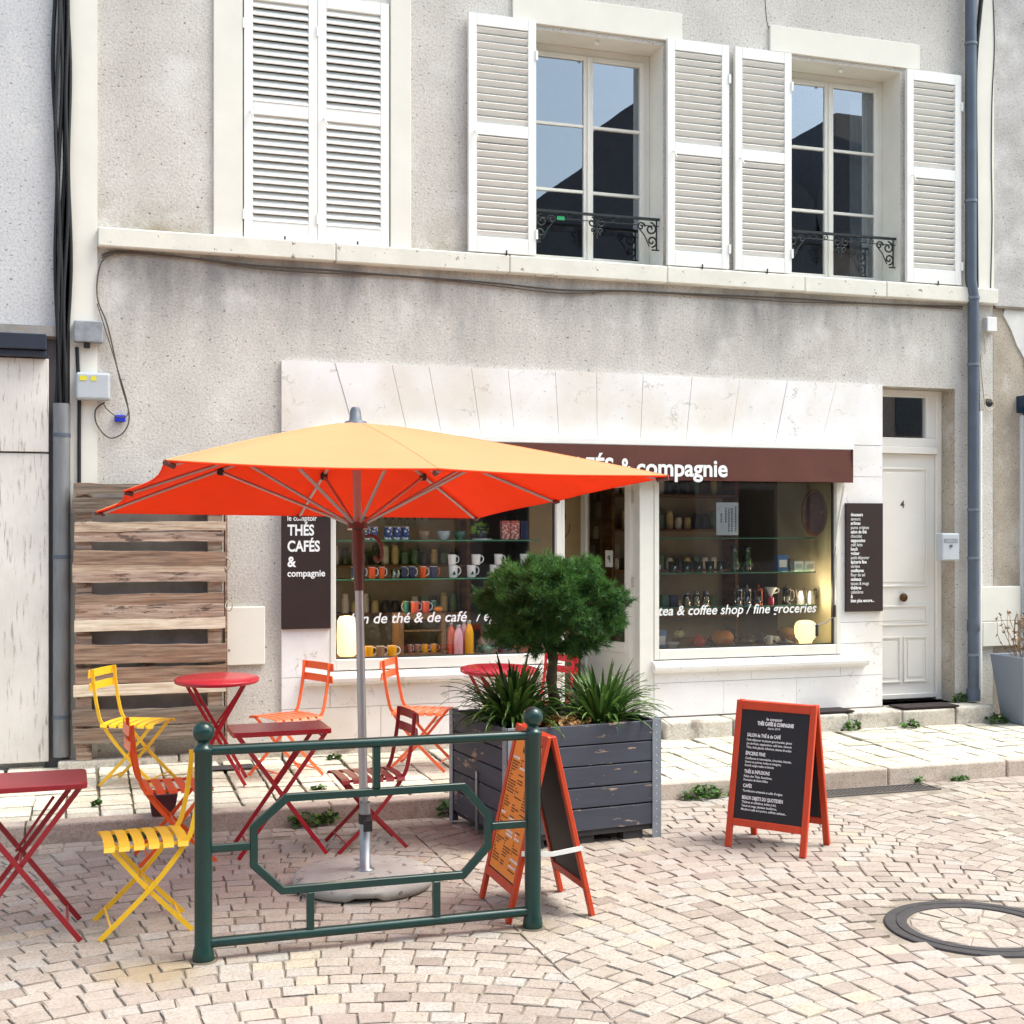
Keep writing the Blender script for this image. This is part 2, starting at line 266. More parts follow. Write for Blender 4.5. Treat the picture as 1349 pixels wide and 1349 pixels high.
# ------------------------------------------------------------------ mesh builder
class MB:
    def __init__(s): s.v, s.f, s.t, s.mi, s.smooth = [], [], [], [], []; s.tint = 1.0; s.mat = 0; s.sm = False
    def add(s, vs, fs):
        o = len(s.v); s.v += [tuple(v) for v in vs]
        for f in fs: s.f.append(tuple(i+o for i in f)); s.t.append(s.tint); s.mi.append(s.mat); s.smooth.append(s.sm)
        return s
    def box(s, x0, x1, y0, y1, z0, z1, M=None):
        vs = [(x, y, z) for x in (x0, x1) for y in (y0, y1) for z in (z0, z1)]
        if M: vs = [M@Vector(v) for v in vs]
        return s.add(vs, [(0, 1, 3, 2), (4, 6, 7, 5), (0, 4, 5, 1), (2, 3, 7, 6), (0, 2, 6, 4), (1, 5, 7, 3)])
    def cbox(s, c, d, M=None):
        T = Matrix.Translation(c)
        if M: T = T@M
        return s.box(-d[0]/2, d[0]/2, -d[1]/2, d[1]/2, -d[2]/2, d[2]/2, T)
    def tube(s, path, r, n=8, caps=True, closed=False):
        P = [Vector(p) for p in path]; m = len(P); rs = r if isinstance(r, (list, tuple)) else [r]*m
        rings = []; up = None
        for i, p in enumerate(P):
            if closed: d = P[(i+1) % m]-P[i-1]
            else: d = P[min(i+1, m-1)]-P[max(i-1, 0)]
            d.normalize()
            if up is None:
                up = Vector((0, 0, 1)) if abs(d.z) < .9 else Vector((1, 0, 0))
            a = d.cross(up)
            if a.length < 1e-4: a = d.cross(Vector((0, 1, 0)))
            a.normalize(); b = a.cross(d).normalized(); up = b
            rings.append([p+(a*math.cos(2*math.pi*k/n)+b*math.sin(2*math.pi*k/n))*rs[i] for k in range(n)])
        vs = [v for R in rings for v in R]; fs = []
        for i in range(m if closed else m-1):
            j = (i+1) % m
            for k in range(n):
                k2 = (k+1) % n; fs.append((i*n+k, i*n+k2, j*n+k2, j*n+k))
        sm = s.sm; s.sm = n > 4; s.add(vs, fs); s.sm = sm
        if caps and not closed: s.add(rings[0], [tuple(range(n))[::-1]]); s.add(rings[-1], [tuple(range(n))])
        return s
    def bar(s, path, w, t, side):
        """flat bar of width w (along `side`) and thickness t"""
        P = [Vector(p) for p in path]; sd_ = Vector(side).normalized(); vs = []; m = len(P)
        for i, p in enumerate(P):
            d = (P[min(i+1, m-1)]-P[max(i-1, 0)]).normalized(); q = d.cross(sd_).normalized()
            for a, b in ((-1, -1), (1, -1), (1, 1), (-1, 1)): vs.append(p+sd_*w/2*a+q*t/2*b)
        fs = [(3, 2, 1, 0), tuple(4*(m-1)+k for k in range(4))]
        for i in range(m-1):
            for k in range(4): k2 = (k+1) % 4; fs.append((4*i+k, 4*i+k2, 4*i+4+k2, 4*i+4+k))
        return s.add(vs, fs)
    def lathe(s, prof, c=(0, 0, 0), n=20, M=None, cap=True):
        vs = []; m = len(prof)
        for r, z in prof:
            for k in range(n):
                a = 2*math.pi*k/n; v = Vector((c[0]+r*math.cos(a), c[1]+r*math.sin(a), c[2]+z)); vs.append(M@v if M else v)
        fs = [(i*n+k, i*n+(k+1) % n, (i+1)*n+(k+1) % n, (i+1)*n+k) for i in range(m-1) for k in range(n)]
        sm = s.sm; s.sm = True; s.add(vs, fs); s.sm = sm
        if cap:
            if prof[0][0] > 1e-4: s.add(vs[:n], [tuple(range(n))[::-1]])
            if prof[-1][0] > 1e-4: s.add(vs[-n:], [tuple(range(n))])
        return s
    def prism(s, poly, y0, y1, M=None):
        """polygon in x,z extruded along y"""
        n = len(poly); vs = [(x, y0, z) for x, z in poly]+[(x, y1, z) for x, z in poly]
        if M: vs = [M@Vector(v) for v in vs]
        fs = [tuple(range(n)), tuple(range(2*n-1, n-1, -1))]+[(i, i+n, (i+1) % n+n, (i+1) % n) for i in range(n)]
        return s.add(vs, fs)
    def build(s, name, mats, parent=None, bevel=0, weld=False, seg=1):
        me = bpy.data.meshes.new(name); me.from_pydata([(x*S, y*S, z*S) for x, y, z in s.v], [], s.f)
        for m in (mats if isinstance(mats, (list, tuple)) else [mats]): me.materials.append(m)
        me.polygons.foreach_set('material_index', s.mi); me.polygons.foreach_set('use_smooth', s.smooth)
        if any(abs(t-1) > 1e-6 for t in s.t):
            at = me.attributes.new('tint', 'FLOAT', 'FACE'); at.data.foreach_set('value', s.t)
        me.update()
        import bmesh
        b = bmesh.new(); b.from_mesh(me)
        if weld: bmesh.ops.remove_doubles(b, verts=b.verts, dist=1e-4)
        bmesh.ops.recalc_face_normals(b, faces=b.faces)
        b.to_mesh(me); b.free()
        o = bpy.data.objects.new(name, me); COL.objects.link(o)
        if parent: o.parent = parent
        if bevel:
            md = o.modifiers.new('bevel', 'BEVEL'); md.width = bevel*S; md.segments = seg; md.limit_method = 'ANGLE'; md.angle_limit = math.radians(40)
        return o
def thing(name, label, cat, loc=(0, 0, 0), rz=0, group=None, rot=None):
    o = bpy.data.objects.new(name, None); COL.objects.link(o); o.empty_display_size = .1
    o.location = [v*S for v in loc]; o.rotation_euler = rot or (0, 0, rz)
    o['label'] = label; o['category'] = cat
    if group: o['group'] = group
    return o
def tag(o, label, cat, group=None, loc=None, rz=0):
    o['label'] = label; o['category'] = cat
    if group: o['group'] = group
    if loc: o.location = [v*S for v in loc]
    if rz: o.rotation_euler = (0, 0, rz)
    return o
def struct(o, kind='structure'): o['kind'] = kind; return o
def dup(root, loc, rz=0, label=None, group=None, rot=None, swap=None):
    def cp(o, par):
        c = o.copy(); COL.objects.link(c); c.parent = par
        if swap and o.type == 'MESH' and any(m in swap for m in o.data.materials):
            c.data = o.data.copy()
            for i, m in enumerate(c.data.materials):
                if m in swap: c.data.materials[i] = swap[m]
        for ch in [k for k in COL.objects if k.parent == o]: cp(ch, c)
        return c
    r = cp(root, None); r.location = [v*S for v in loc]; r.rotation_euler = rot or (0, 0, rz)
    if label: r['label'] = label
    if group: r['group'] = group
    return r
def text(mb, body, x, z, size, M=None, bold=.0, shear=0., align='LEFT', xs=1., ext=.0, width=None, y=0.):
    """letter shapes laid on the plane y, x right and z up; M maps them onto the board"""
    cu = bpy.data.curves.new('t', 'FONT'); cu.body = body; cu.size = size; cu.offset = bold*size; cu.shear = shear
    cu.align_x = align; cu.resolution_u = 2 if size < .05 else 4
    ob = bpy.data.objects.new('t', cu); COL.objects.link(ob)
    bpy.context.view_layer.update()
    me = bpy.data.meshes.new_from_object(ob.evaluated_get(bpy.context.evaluated_depsgraph_get()))
    vs = [v.co.copy() for v in me.vertices]; fs = [tuple(p.vertices) for p in me.polygons]
    if vs and width:
        a, b = min(v.x for v in vs), max(v.x for v in vs); xs = width/(b-a)
        for v in vs: v.x = (v.x-a)
    vs = [Vector((x+v.x*xs, y, z+v.y)) for v in vs]
    if M: vs = [M@v for v in vs]
    mb.add(vs, fs)
    bpy.data.objects.remove(ob); bpy.data.curves.remove(cu); bpy.data.meshes.remove(me)
def holes_wall(mb, x0, x1, z0, z1, holes, y=0., depth=.27):
    xs = sorted({x0, x1}|{v for h in holes for v in h[:2] if x0 < v < x1}); zs = sorted({z0, z1}|{v for h in holes for v in h[2:4] if z0 < v < z1})
    for a, b in zip(xs, xs[1:]):
        for c, d in zip(zs, zs[1:]):
            mx, mz = (a+b)/2, (c+d)/2
            if any(h[0] < mx < h[1] and h[2] < mz < h[3] for h in holes): continue
            mb.add([(a, y, c), (b, y, c), (b, y, d), (a, y, d)], [(0, 1, 2, 3)])
    om = mb.mat
    for h in holes:
        a, b, c, d = h[:4]; q = h[4] if len(h) > 4 else depth; mb.mat = h[5] if len(h) > 5 else om
        mb.add([(a, y, c), (a, y+q, c), (a, y+q, d), (a, y, d)], [(0, 1, 2, 3)]); mb.add([(b, y, c), (b, y+q, c), (b, y+q, d), (b, y, d)], [(3, 2, 1, 0)])
        mb.add([(a, y, d), (a, y+q, d), (b, y+q, d), (b, y, d)], [(0, 1, 2, 3)]); mb.add([(a, y, c), (a, y+q, c), (b, y+q, c), (b, y, c)], [(3, 2, 1, 0)])
    mb.mat = om

# ------------------------------------------------------------------ ground
g = MB(); g.box(-60, 60, -60, 40, -.35, -.010); struct(g.build('ground', MORTAR))
AX0, AP, AR = .45, 2.5, None
def fan_street():
    mb = MB(); w = AP/2; HA = 36; R = w/math.sin(math.radians(HA)); pitch = .102; nseg = 22
    for c in range(-2, 5):
        xc = AX0+c*AP
        ph = [math.radians(-HA+2*HA*j/nseg) for j in range(nseg+1)]
        for r in range(-2, 60):
            yb = -7.3+r*pitch - (R-.5) + (.03 if c % 2 else 0)
            jo = random.uniform(-.4, .4)/nseg
            for j in range(nseg):
                a0, a1 = ph[j]+jo*(0 if j == 0 else 1.2), ph[j+1]+jo*(0 if j == nseg-1 else 1.2)
                P = []
                for a, k in ((a0, 0), (a1, 0), (a1, 1), (a0, 1)):
                    if k: a = math.asin(max(-math.sin(ph[-1]), min(math.sin(ph[-1]), math.sin(a)*(1+pitch*math.cos(a)/R))))
                    P.append([xc+R*math.sin(a), yb+R*math.cos(a)+k*pitch])
                if abs(P[0][0]-P[1][0])+abs(P[2][0]-P[3][0]) < .05: continue
                cx = sum(p[0] for p in P)/4; cy = sum(p[1] for p in P)/4
                if cy > -1.93 or cy < -6.6 or cx < -1.6 or cx > 8.6: continue
                if (cx-3.58)**2+(cy+4.44)**2 < .425**2: continue
                if 4.36 < cx < 5.3 and cy > -1.98: continue
                stone(mb, P, cx, cy, 0, .003)
    # straight gutter rows beside the kerb
    for r in range(2):
        x = -1.6
        while x < 8.6:
            l = random.uniform(.10, .15); y0 = -1.665-(r+1)*.105
            if not (4.36 < x+l/2 < 5.3):
                stone(mb, [[x, y0], [x+l, y0], [x+l, y0+.105], [x, y0+.105]], x+l/2, y0+.05, -.006, .003)
            x += l
    return mb
def stone(mb, P, cx, cy, z, jit, gap=.0055, rise=.012, bev=.005):
    h = z+random.gauss(0, jit*.45); tx, ty = random.gauss(0, .006), random.gauss(0, .006)
    tt = min(1, max(0, random.gauss(.5, .22)+noise.noise(Vector((cx*.7, cy*.7, 1)))*.35)); mb.tint = min(tt, .999)
    def sh(f, zz):
        out = []
        for x, y in P:
            dx, dy = x-cx, y-cy; L = math.hypot(dx, dy); k = max(.3, (L-f)/L)
            jx, jy = random.gauss(0, .0022), random.gauss(0, .0022)
            out.append((cx+dx*k+jx, cy+dy*k+jy, zz+tx*dx+ty*dy))
        return out
    a = sh(gap, h-.016); b = sh(gap*1.05, h-.0035); c = sh(gap+bev, h)
    n = len(P); fs = []
    for i in range(n):
        j = (i+1) % n; fs += [(i, j, n+j, n+i), (n+i, n+j, 2*n+j, 2*n+i)]
    mb.sm = False; mb.add(a+b+c, fs+[tuple(range(2*n, 3*n))])
struct(fan_street().build('street', COB))
def pavement():
    mb = MB(); x = -3.2
    while x < 9.2:
        wd = random.uniform(.17, .23); y = -1.53+random.uniform(-.02, 0)
        drift = random.uniform(-.02, .02)
        while y < -.02:
            l = random.uniform(.10, .17); y1 = min(y+l, 0)
            if y1-y > .04:
                cx, cy = x+wd/2, (y+y1)/2; z = .13+.03*(cy/1.53)
                s0, s1 = drift*(y+1.5), drift*(y1+1.5); k = -.10*(y+1.5) if 0 else 0
                stone(mb, [[x+s0, y], [x+wd+s0, y], [x+wd+s1, y1], [x+s1, y1]], cx, cy, z, .005, gap=.009, bev=.014)
            y = y1
        x += wd
    return mb
struct(pavement().build('pavement', PAV))
b_ = MB(); b_.prism([(-1.62, -.03), (-1.62, .082), (.3, .112), (.3, -.03)], -3.2, 9.2, Matrix(((0, 1, 0, 0), (1, 0, 0, 0), (0, 0, 1, 0), (0, 0, 0, 1))))
struct(b_.build('pavement_bed', JOINTD))
kb = MB(); x = -3.2
while x < 9.2:
    l = random.uniform(.75, 1.05); kb.tint = random.uniform(.1, .95); z = random.uniform(-.003, .003)
    kb.box(x+.004, x+l-.004, -1.655+random.uniform(-.006, .006), -1.53, -.04, .103+z); x += l
struct(kb.build('kerb', KERB, bevel=.012, seg=2))

# manhole: iron ring with setts inside
mh = thing('manhole_cover', 'round cast iron manhole ring filled with stone setts in the street', 'manhole cover', (3.58, -4.44, 0))
r = MB(); r.lathe([(.285, -.02), (.288, -.001), (.291, .001), (.330, .001), (.332, -.004), (.338, -.004), (.340, .001), (.376, .001), (.382, -.001), (.388, -.02)], n=64, cap=False); r.smooth = [False]*len(r.smooth)
r.build('iron_ring', paint('worn_cast_iron', (66, 62, 63), .7, .2, var=.25, scale=14, bump=.5, bscale=60), mh)
r = MB(); r.lathe([(0, -.006), (.29, -.006)], n=32, cap=False); r.build('mortar_bed', MORTAR, mh)
r = MB()
for r0, r1, n in ((.0, .06, 1), (.06, .165, 9), (.165, .28, 16)):
    if n == 1:
        stone(r, [[.055*math.cos(a*math.pi/3), .055*math.sin(a*math.pi/3)] for a in range(6)], 0, 0, -.002, .001); continue
    for k in range(n):
        a0, a1 = 2*math.pi*k/n+.1*n, 2*math.pi*(k+1)/n+.1*n
        P = [[r0*math.cos(a0), r0*math.sin(a0)], [r1*math.cos(a0), r1*math.sin(a0)], [r1*math.cos(a1), r1*math.sin(a1)], [r0*math.cos(a1), r0*math.sin(a1)]]
        stone(r, P, sum(p[0] for p in P)/4, sum(p[1] for p in P)/4, -.002, .002, gap=.005, bev=.006)
r.build('stone_infill', COB, mh)
# drain grate
gr = thing('drain_grate', 'long rectangular iron drain grate lying against the kerb', 'drain grate', (4.83, -1.79, -.008))
r = MB(); W, Hh = .45, .10
r.box(-W, W, -Hh, -Hh+.012, -.02, .006).box(-W, W, Hh-.012, Hh, -.02, .006).box(-W, -W+.012, -Hh, Hh, -.02, .006).box(W-.012, W, -Hh, Hh, -.02, .006)
r.build('grate_frame', paint('grate_iron', (98, 94, 92), .6, .3, var=.2), gr)
r = MB()
for k in range(1, 30): xx = -W+k*2*W/30; r.box(xx-.005, xx+.005, -Hh+.012, Hh-.012, -.015, .003)
for k in range(1, 5): yy = -Hh+k*2*Hh/5; r.box(-W+.012, W-.012, yy-.004, yy+.004, -.015, .001)
r.build('grate_bars', MATS['grate_iron'], gr)
r = MB(); r.box(-W, W, -Hh, Hh, -.0215, -.018); r.build('drain_pit', paint('drain_dark', (24, 22, 20), .9), gr)
# dark plate let into the pavement below the round table
tag(MB().box(-.15, .15, -.07, .07, 0, .008).build('cover_plate', paint('dark_plate', (58, 56, 60), .6, var=.2), bevel=.003),
    'small dark rectangular plate on the pavement under the left round table', 'cover plate', loc=(*GP(303, 1010, .135), .128))

# ------------------------------------------------------------------ main house
H1 = thing('town_house', 'grey beige rendered house with white louvred shutters and a tea and coffee shop below', 'house')
X0, X1, ZT = -.144, 7.183, 7.2
w1 = (.985, 2.02, 3.702, 5.44, .12, 1); w2 = (3.118, 4.155, 3.702, 5.405, .27, 1); w3 = (5.243, 6.275, 3.702, 5.43, .27, 1)
sh1 = (1.587, 3.318, .70, 2.37, .05, 1); shd = (3.318, 4.07, .17, 2.37, .05, 1); sh2 = (4.07, 5.70, .70, 2.37, .05, 1)
d4 = (6.092, 6.805, .262, 2.862, .22, 2)
w = MB(); holes_wall(w, X0, X1, .0, ZT, [w1, w2, w3, (1.587, 5.70, .70, 2.37, .05, 1) if 0 else sh1, shd, sh2, d4])
w.box(X0-.0, X0+.02, .03, 6, 0, ZT); w.box(X1-.02, X1, .03, 6, 0, ZT); w.box(X0, X1, 5.9, 6, 0, ZT)
w.build('wall', [WALL, CREAM, REVEAL], H1)
# inner structure: floors and dark inner walls close behind the openings
w = MB(); w.box(X0+.03, X1-.03, .30, 5.9, 3.2, 3.45); w.box(X0+.03, X1-.03, .32, .36, 3.45, 3.68)
w.box(5.80, 5.86, .30, 5.9, .0, 3.2); w.box(1.35, 1.41, .30, 5.9, .0, 3.2); w.box(X0+.03, X1-.03, 3.4, 3.5, 0, ZT)
w.box(X0+.03, X1-.03, .12, .30, 2.96, 3.2)
w.build('inner_walls', DARKW, H1)
w = MB(); w.box(1.42, 5.79, .06, 3.4, .10, .20); w.build('shop_floor', DARKF, H1)
w = MB(); w.box(5.715, 5.795, .055, 1.0, .2, 2.9); w.build('shop_side_wall', CREAMW, H1)
w = MB(); w.prism([(-.35, 7.2), (-.35, 7.26), (3, 9.6), (6.35, 7.26), (6.35, 7.2)], X0-.05, X1+.05, Matrix(((0, 1, 0, 0), (1, 0, 0, 0), (0, 0, 1, 0), (0, 0, 0, 1))))
w.build('roof', paint('roof_slate', (62, 66, 74), .6, var=.2, scale=9, bump=.4, bscale=12), H1)
MB().box(X0, .03, -.018, .03, .16, ZT).build('corner_pilaster', LIMEC, H1)
MB().box(X1-.182, X1, -.018, .03, 3.70, ZT).build('corner_pilaster', LIMEC, H1)
w = MB(); xs = [.03, 1.62, 2.9, 4.16, 5.35, 6.1, X1]
for a, b in zip(xs, xs[1:]): w.box(a+.0015, b-.0015, -.075, .01, 3.572+random.uniform(-.002, .002), 3.70)
w.build('string_course', LIME, H1, bevel=.008)
for nm_, bb in (('window_surround', (.787, .982, 3.703, 5.66)), ('window_surround', (2.023, 2.172, 3.703, 5.66)), ('lintel', (.787, 2.172, 5.665, 5.9)), ('lintel', (2.94, 4.31, 5.44, 5.66)), ('lintel', (5.07, 6.45, 5.463, 5.668))):
    MB().box(bb[0], bb[1], -.022, .01, bb[2], bb[3]).build(nm_, LIMEC, H1, bevel=.003)

def shutter(xa, xb, z0, z1, y, closed, ang=0.):
    W = xb-xa; st = .062; mb = MB()
    mb.box(0, st, -.017, .017, 0, z1-z0).box(W-st, W, -.017, .017, 0, z1-z0)
    Hh = z1-z0; rails = [(0, .115), (Hh*.50-.012, Hh*.50+.075), (Hh-.085, Hh)]
    for a, b in rails: mb.box(st+.0005, W-st-.0005, -.0165, .0165, a, b)
    o = mb.build('shutter', WHITE, H1, bevel=.002)
    o.location = (xa*S, y*S, z0*S); o.rotation_euler = (0, 0, ang)
    lv = MB(); t = math.radians(-56 if closed else 52)
    for a, b in ((rails[0][1], rails[1][0]), (rails[1][1], rails[2][0])):
        n = round((b-a)/.0535)
        for k in range(n):
            zc = a+(k+.5)*(b-a)/n
            lv.cbox((W/2, 0, zc), (W-2*st-.002, .059 if closed else .040, .010), Matrix.Rotation(-t, 4, 'X'))
    lv.build('louvres', WHITE, o)
    hg = MB()
    for zz in (.12, Hh*.83): hg.box(W-.006 if not closed else -.01, W+.012 if not closed else .006, -.026, -.016, zz, zz+.07)
    hg.tube([(W*.08, -.02, Hh*.5), (W*.08, -.045, Hh*.5), (W*.12, -.05, Hh*.5-.05)], .006, 6)
    hg.build('hinge', WHITE, o)
    dog = MB(); dog.tube([(W*.55, .03, -.01), (W*.55, -.03, -.012), (W*.55, -.03, .02)], .006, 6); dog.build('shutter_catch', IRON, o)
    return o
zt = 5.445
for a, b, y, c in ((.992, 1.4995, .0, True), (1.502, 2.013, .0, True), (2.590, 3.108, -.045, False), (4.168, 4.690, -.045, False), (4.742, 5.238, -.045, False), (6.300, 6.824, -.045, False)):
    shutter(a, b, 3.712, zt, y, c)
def casement(h, name='window'):
    a, b, c, d = h[:4]; y = .265; fw = .045
    mb = MB(); mb.box(a, a+fw, y-.02, y+.04, c, d).box(b-fw, b, y-.02, y+.04, c, d).box(a+fw, b-fw, y-.02, y+.04, d-fw*1.3, d).box(a+fw, b-fw, y-.03, y+.04, c, c+.03)
    m = (a+b)/2
    for s0, s1 in ((a+fw+.002, m-.001), (m+.001, b-fw-.002)):
        z0, z1 = c+.032, d-fw*1.3-.002; sw = .038
        mb.box(s0, s0+sw, y-.032, y+.01, z0, z1).box(s1-sw, s1, y-.032, y+.01, z0, z1).box(s0+sw, s1-sw, y-.031, y+.01, z0, z0+.055).box(s0+sw, s1-sw, y-.031, y+.01, z1-sw, z1)
        for k in (1, 2):
            zz = z0+.055+(z1-z0-.055-sw)*k/3; mb.box(s0+sw, s1-sw, y-.026, y+.01, zz-.011, zz+.011)
    mb.box(m-.012, m+.014, y-.045, y-.03, c+.04, d-.07)
    o = mb.build(name, CREAM, H1, bevel=.003)
    for s0, s1, tw in ((a+fw+.04, m-.04, .002), (m+.04, b-fw-.04, -.003)):
        z0, z1 = c+.087, d-.1
        p = MB(); p.add([(s0-.01, y-.012+tw, z0-.01), (s1+.01, y-.012-tw, z0-.01), (s1+.01, y-.012-tw, z1), (s0-.01, y-.012+tw, z1)], [(0, 1, 2, 3)])
        p.build('pane', G_UP, o)
    return o
casement(w2); casement(w3)
# closed window behind the shut shutters
q = MB(); q.box(w1[0], w1[1], .13, .15, w1[2], w1[3]); q.build('window', paint('dark_backing', (40, 36, 34), .8), H1)
# curtain glimpsed on the right of the third window, thin blinds
q = MB()
for i in range(10):
    xx = 6.02+i*.022; q.add([(xx, .34+.02*(i % 2), 3.75), (xx+.022, .34+.02*((i+1) % 2), 3.75), (xx+.022, .34+.02*((i+1) % 2), 5.3), (xx, .34+.02*(i % 2), 5.3)], [(0, 1, 2, 3)])
q.build('curtain', paint('grey_curtain', (150, 158, 160), .9), H1)
# round white lintel knobs
for h in (w2, w3):
    q = MB(); q.lathe([(0, -.03), (.012, -.028), (.016, -.015), (.012, -.003), (.006, 0), (.006, .012)], ((h[0]+h[1])/2, .06, h[3]-.01), 12); q.build('lintel_knob', WHITE, H1)

def scroll(mb, c, r, a0, turns, y, sx=1, th=.007):
    pts = []
    for i in range(22):
        t = i/21; a = a0+turns*2*math.pi*t; rr = r*(1-.82*t)
        pts.append((c[0]+sx*rr*math.cos(a), y, c[1]+rr*math.sin(a)))
    mb.tube(pts, th, 5)
def balconet(h):
    a, b = h[0]+.005, h[1]-.005; y = .06; z = 4.08; mb = MB()
    mb.box(a, b, y-.016, y+.016, z-.008, z+.008); mb.tube([(a, y, z-.05), (b, y, z-.05)], .004, 6)
    o = mb.build('window_railing', IRON, H1)
    mb = MB()
    for side in (0, 1):
        e, s = (a, 1) if side == 0 else (b, -1)
        mb.tube([(e+s*.02, y, z), (e+s*.02, y, z-.24)], .006, 6); mb.tube([(e, y, z-.235), (e+s*.06, y, z-.235)], .006, 6)
        scroll(mb, (e+s*.07, z-.075), .05, math.pi/2, 1.3, y, s); scroll(mb, (e+s*.06, z-.17), .045, -math.pi/2, -1.3, y, s)
        scroll(mb, (e+s*.15, z-.06), .035, 0, 1.3, y, -s); mb.tube([(e+s*.18, y, z-.06), (e+s*.12, y, z-.13), (e+s*.08, y, z-.21)], .005, 5)
        for k in range(3): scroll(mb, (e+s*(.22+.075*k), z-.032), .022, math.pi/2, 1.2, y, s if k % 2 else -s, .004)
    m = (a+b)/2
    for s in (1, -1):
        scroll(mb, (m+s*.04, z-.06), .04, math.pi/2, 1.2, y, s); scroll(mb, (m+s*.03, z-.12), .026, -math.pi/2, -1.1, y, s)
    mb.tube([(m, y, z), (m, y, z-.18)], [.005, .008], 6)
    mb.build('scrollwork', IRON, o)
    return o
ba = balconet(w2); balconet(w3)
tag(MB().box(0, .06, 0, .004, 0, .028).build('tag_plate', paint('green_tag', (20, 150, 90), .5)), 'tiny green plastic tag hanging on the railing of the middle window', 'tag', loc=(WP(736, 288)[0], .035, WP(736, 288)[1]))

# door number 4
DY = .2
xl, xr = wx(1145, DY), wx(1231, DY); mid = wx(1188, DY)
def dz(py, px=1190): return WP(px, py, DY)[1]
zb, zl = .275, dz(598)
fr = MB(); fr.box(6.093, xl, DY-.03, DY+.05, .265, 2.86).box(xr, 6.804, DY-.03, DY+.05, .265, 2.86)
fr.box(xl, xr, DY-.03, DY+.05, dz(523), 2.86); fr.box(xl, xr, DY-.05, DY+.05, zl, dz(589)); fr.box(xl, xr, DY-.03, DY+.05, dz(589), dz(577))
fr.box(xl, xl+.06, DY-.02, DY+.05, dz(577), dz(523)); fr.box(wx(1219, DY), xr, DY-.02, DY+.05, dz(577), dz(523))
o = fr.build('door_frame', DOORP, H1, bevel=.004)
p = MB(); p.add([(xl+.05, DY+.01, dz(578)), (xr-.01, DY+.01, dz(578)), (xr-.01, DY+.01, dz(522)), (xl+.05, DY+.01, dz(522))], [(0, 1, 2, 3)]); p.build('pane', G_UP, o)
dr = MB(); dr.box(xl+.003, xr-.003, DY, DY+.04, zb, zl-.002)
od = dr.build('door', DOORP, H1, bevel=.003)
pm = MB(); pl = wx(1156, DY); prr = wx(1221, DY)
def panel(mb, a, b, z0, z1):
    e = .018
    mb.box(a, b, DY-.014, DY-.0005, z0, z0+e).box(a, b, DY-.014, DY-.0005, z1-e, z1).box(a, a+e, DY-.0142, DY-.0005, z0+e, z1-e).box(b-e, b, DY-.0142, DY-.0005, z0+e, z1-e)
    mb.box(a+.04, b-.04, DY-.008, DY-.0005, z0+.04, z1-.04)
panel(pm, pl, prr, dz(773), dz(616)); panel(pm, pl, prr, dz(824), dz(797)); panel(pm, pl, mid-.012, dz(899), dz(838)); panel(pm, mid+.012, prr, dz(899), dz(838))
pm.box(xl+.003, xr-.003, DY-.03, DY-.0005, zb+.01, zb+.05); pm.build('door_panel', DOORP, od, bevel=.004)
kn = MB(); kn.lathe([(0, .05), (.022, .048), (.036, .032), (.034, .018), (.014, .008), (.014, 0)], M=Matrix.Translation((mid, DY-.0, dz(787)))@Matrix.Rotation(math.pi/2, 4, 'X'))
kn.build('handle', paint('aged_brass', (92, 66, 40), .4, .7, var=.2), od)
tx = MB(); text(tx, '4', wx(1185, DY), dz(669), .085, bold=.02, y=DY-.0095); tx.build('house_number', paint('brown_number', (96, 74, 52), .5), od)

# ------------------------------------------------------------------ shopfront cladding and joinery
cl = MB(); YC = -.03
def slab(poly):
    cl.tint = random.random()*.99; e = random.uniform(-.0015, .0015)
    cx = sum(p[0] for p in poly)/len(poly); cz = sum(p[1] for p in poly)/len(poly); P = []
    for x, z in poly:
        P.append((x+(.0016 if x < cx else -.0016), z+(.0016 if z < cz else -.0016)))
    cl.prism(P, YC+e, .012)
tops = [1.247, 1.62, 2.03, 2.30, 2.62, 2.90, 3.27, 3.60, 3.98, 4.39, 4.80, 5.22, 5.66, 6.09]
cxm = 3.66; bots = [t if i in (0, len(tops)-1) else cxm+(t-cxm)*.93 for i, t in enumerate(tops)]
for i in range(len(tops)-1): slab([(bots[i], 2.375), (bots[i+1], 2.375), (tops[i+1], 2.87), (tops[i], 2.87)])
for a, b in ((2.12, 2.375), (1.5, 2.12), (.95, 1.5), (.78, .95), (.52, .78)):
    slab([(5.70, a), (6.09, a), (6.09, b), (5.70, b)])
for a, b in ((1.75, 2.375), (1.0, 1.75), (.66, 1.0), (.44, .66)): slab([(1.247, a), (1.587, a), (1.587, b), (1.247, b)])
for a, b in ((1.247, 1.95), (1.95, 2.65), (2.65, 3.318)):
    slab([(a, .155), (b, .155), (b, .44), (a, .44)])
for a, b in ((1.587, 2.45), (2.45, 3.318)): slab([(a, .44), (b, .44), (b, .60), (a, .60)])
for a, b in ((4.07, 4.66), (4.66, 5.3), (5.3, 6.09)): slab([(a, .262), (b, .262), (b, .52), (a, .52)])
for a, b in ((4.07, 4.9), (4.9, 5.70)): slab([(a, .52), (b, .52), (b, .60), (a, .60)])
cl.build('stone_cladding', MARB, H1)
si = MB()
for a, b in ((1.40, 3.318), (4.05, 5.93)):
    M = Matrix(((0, 1, 0, 0), (1, 0, 0, 0), (0, 0, 1, 0), (0, 0, 0, 1)))
    si.prism([(.01, .602), (-.07, .602), (-.095, .625), (-.10, .65), (-.085, .672), (-.045, .69), (.01, .695)], a, b, M)
si.build('window_sill', MARB, H1, bevel=.003)
PANES = []
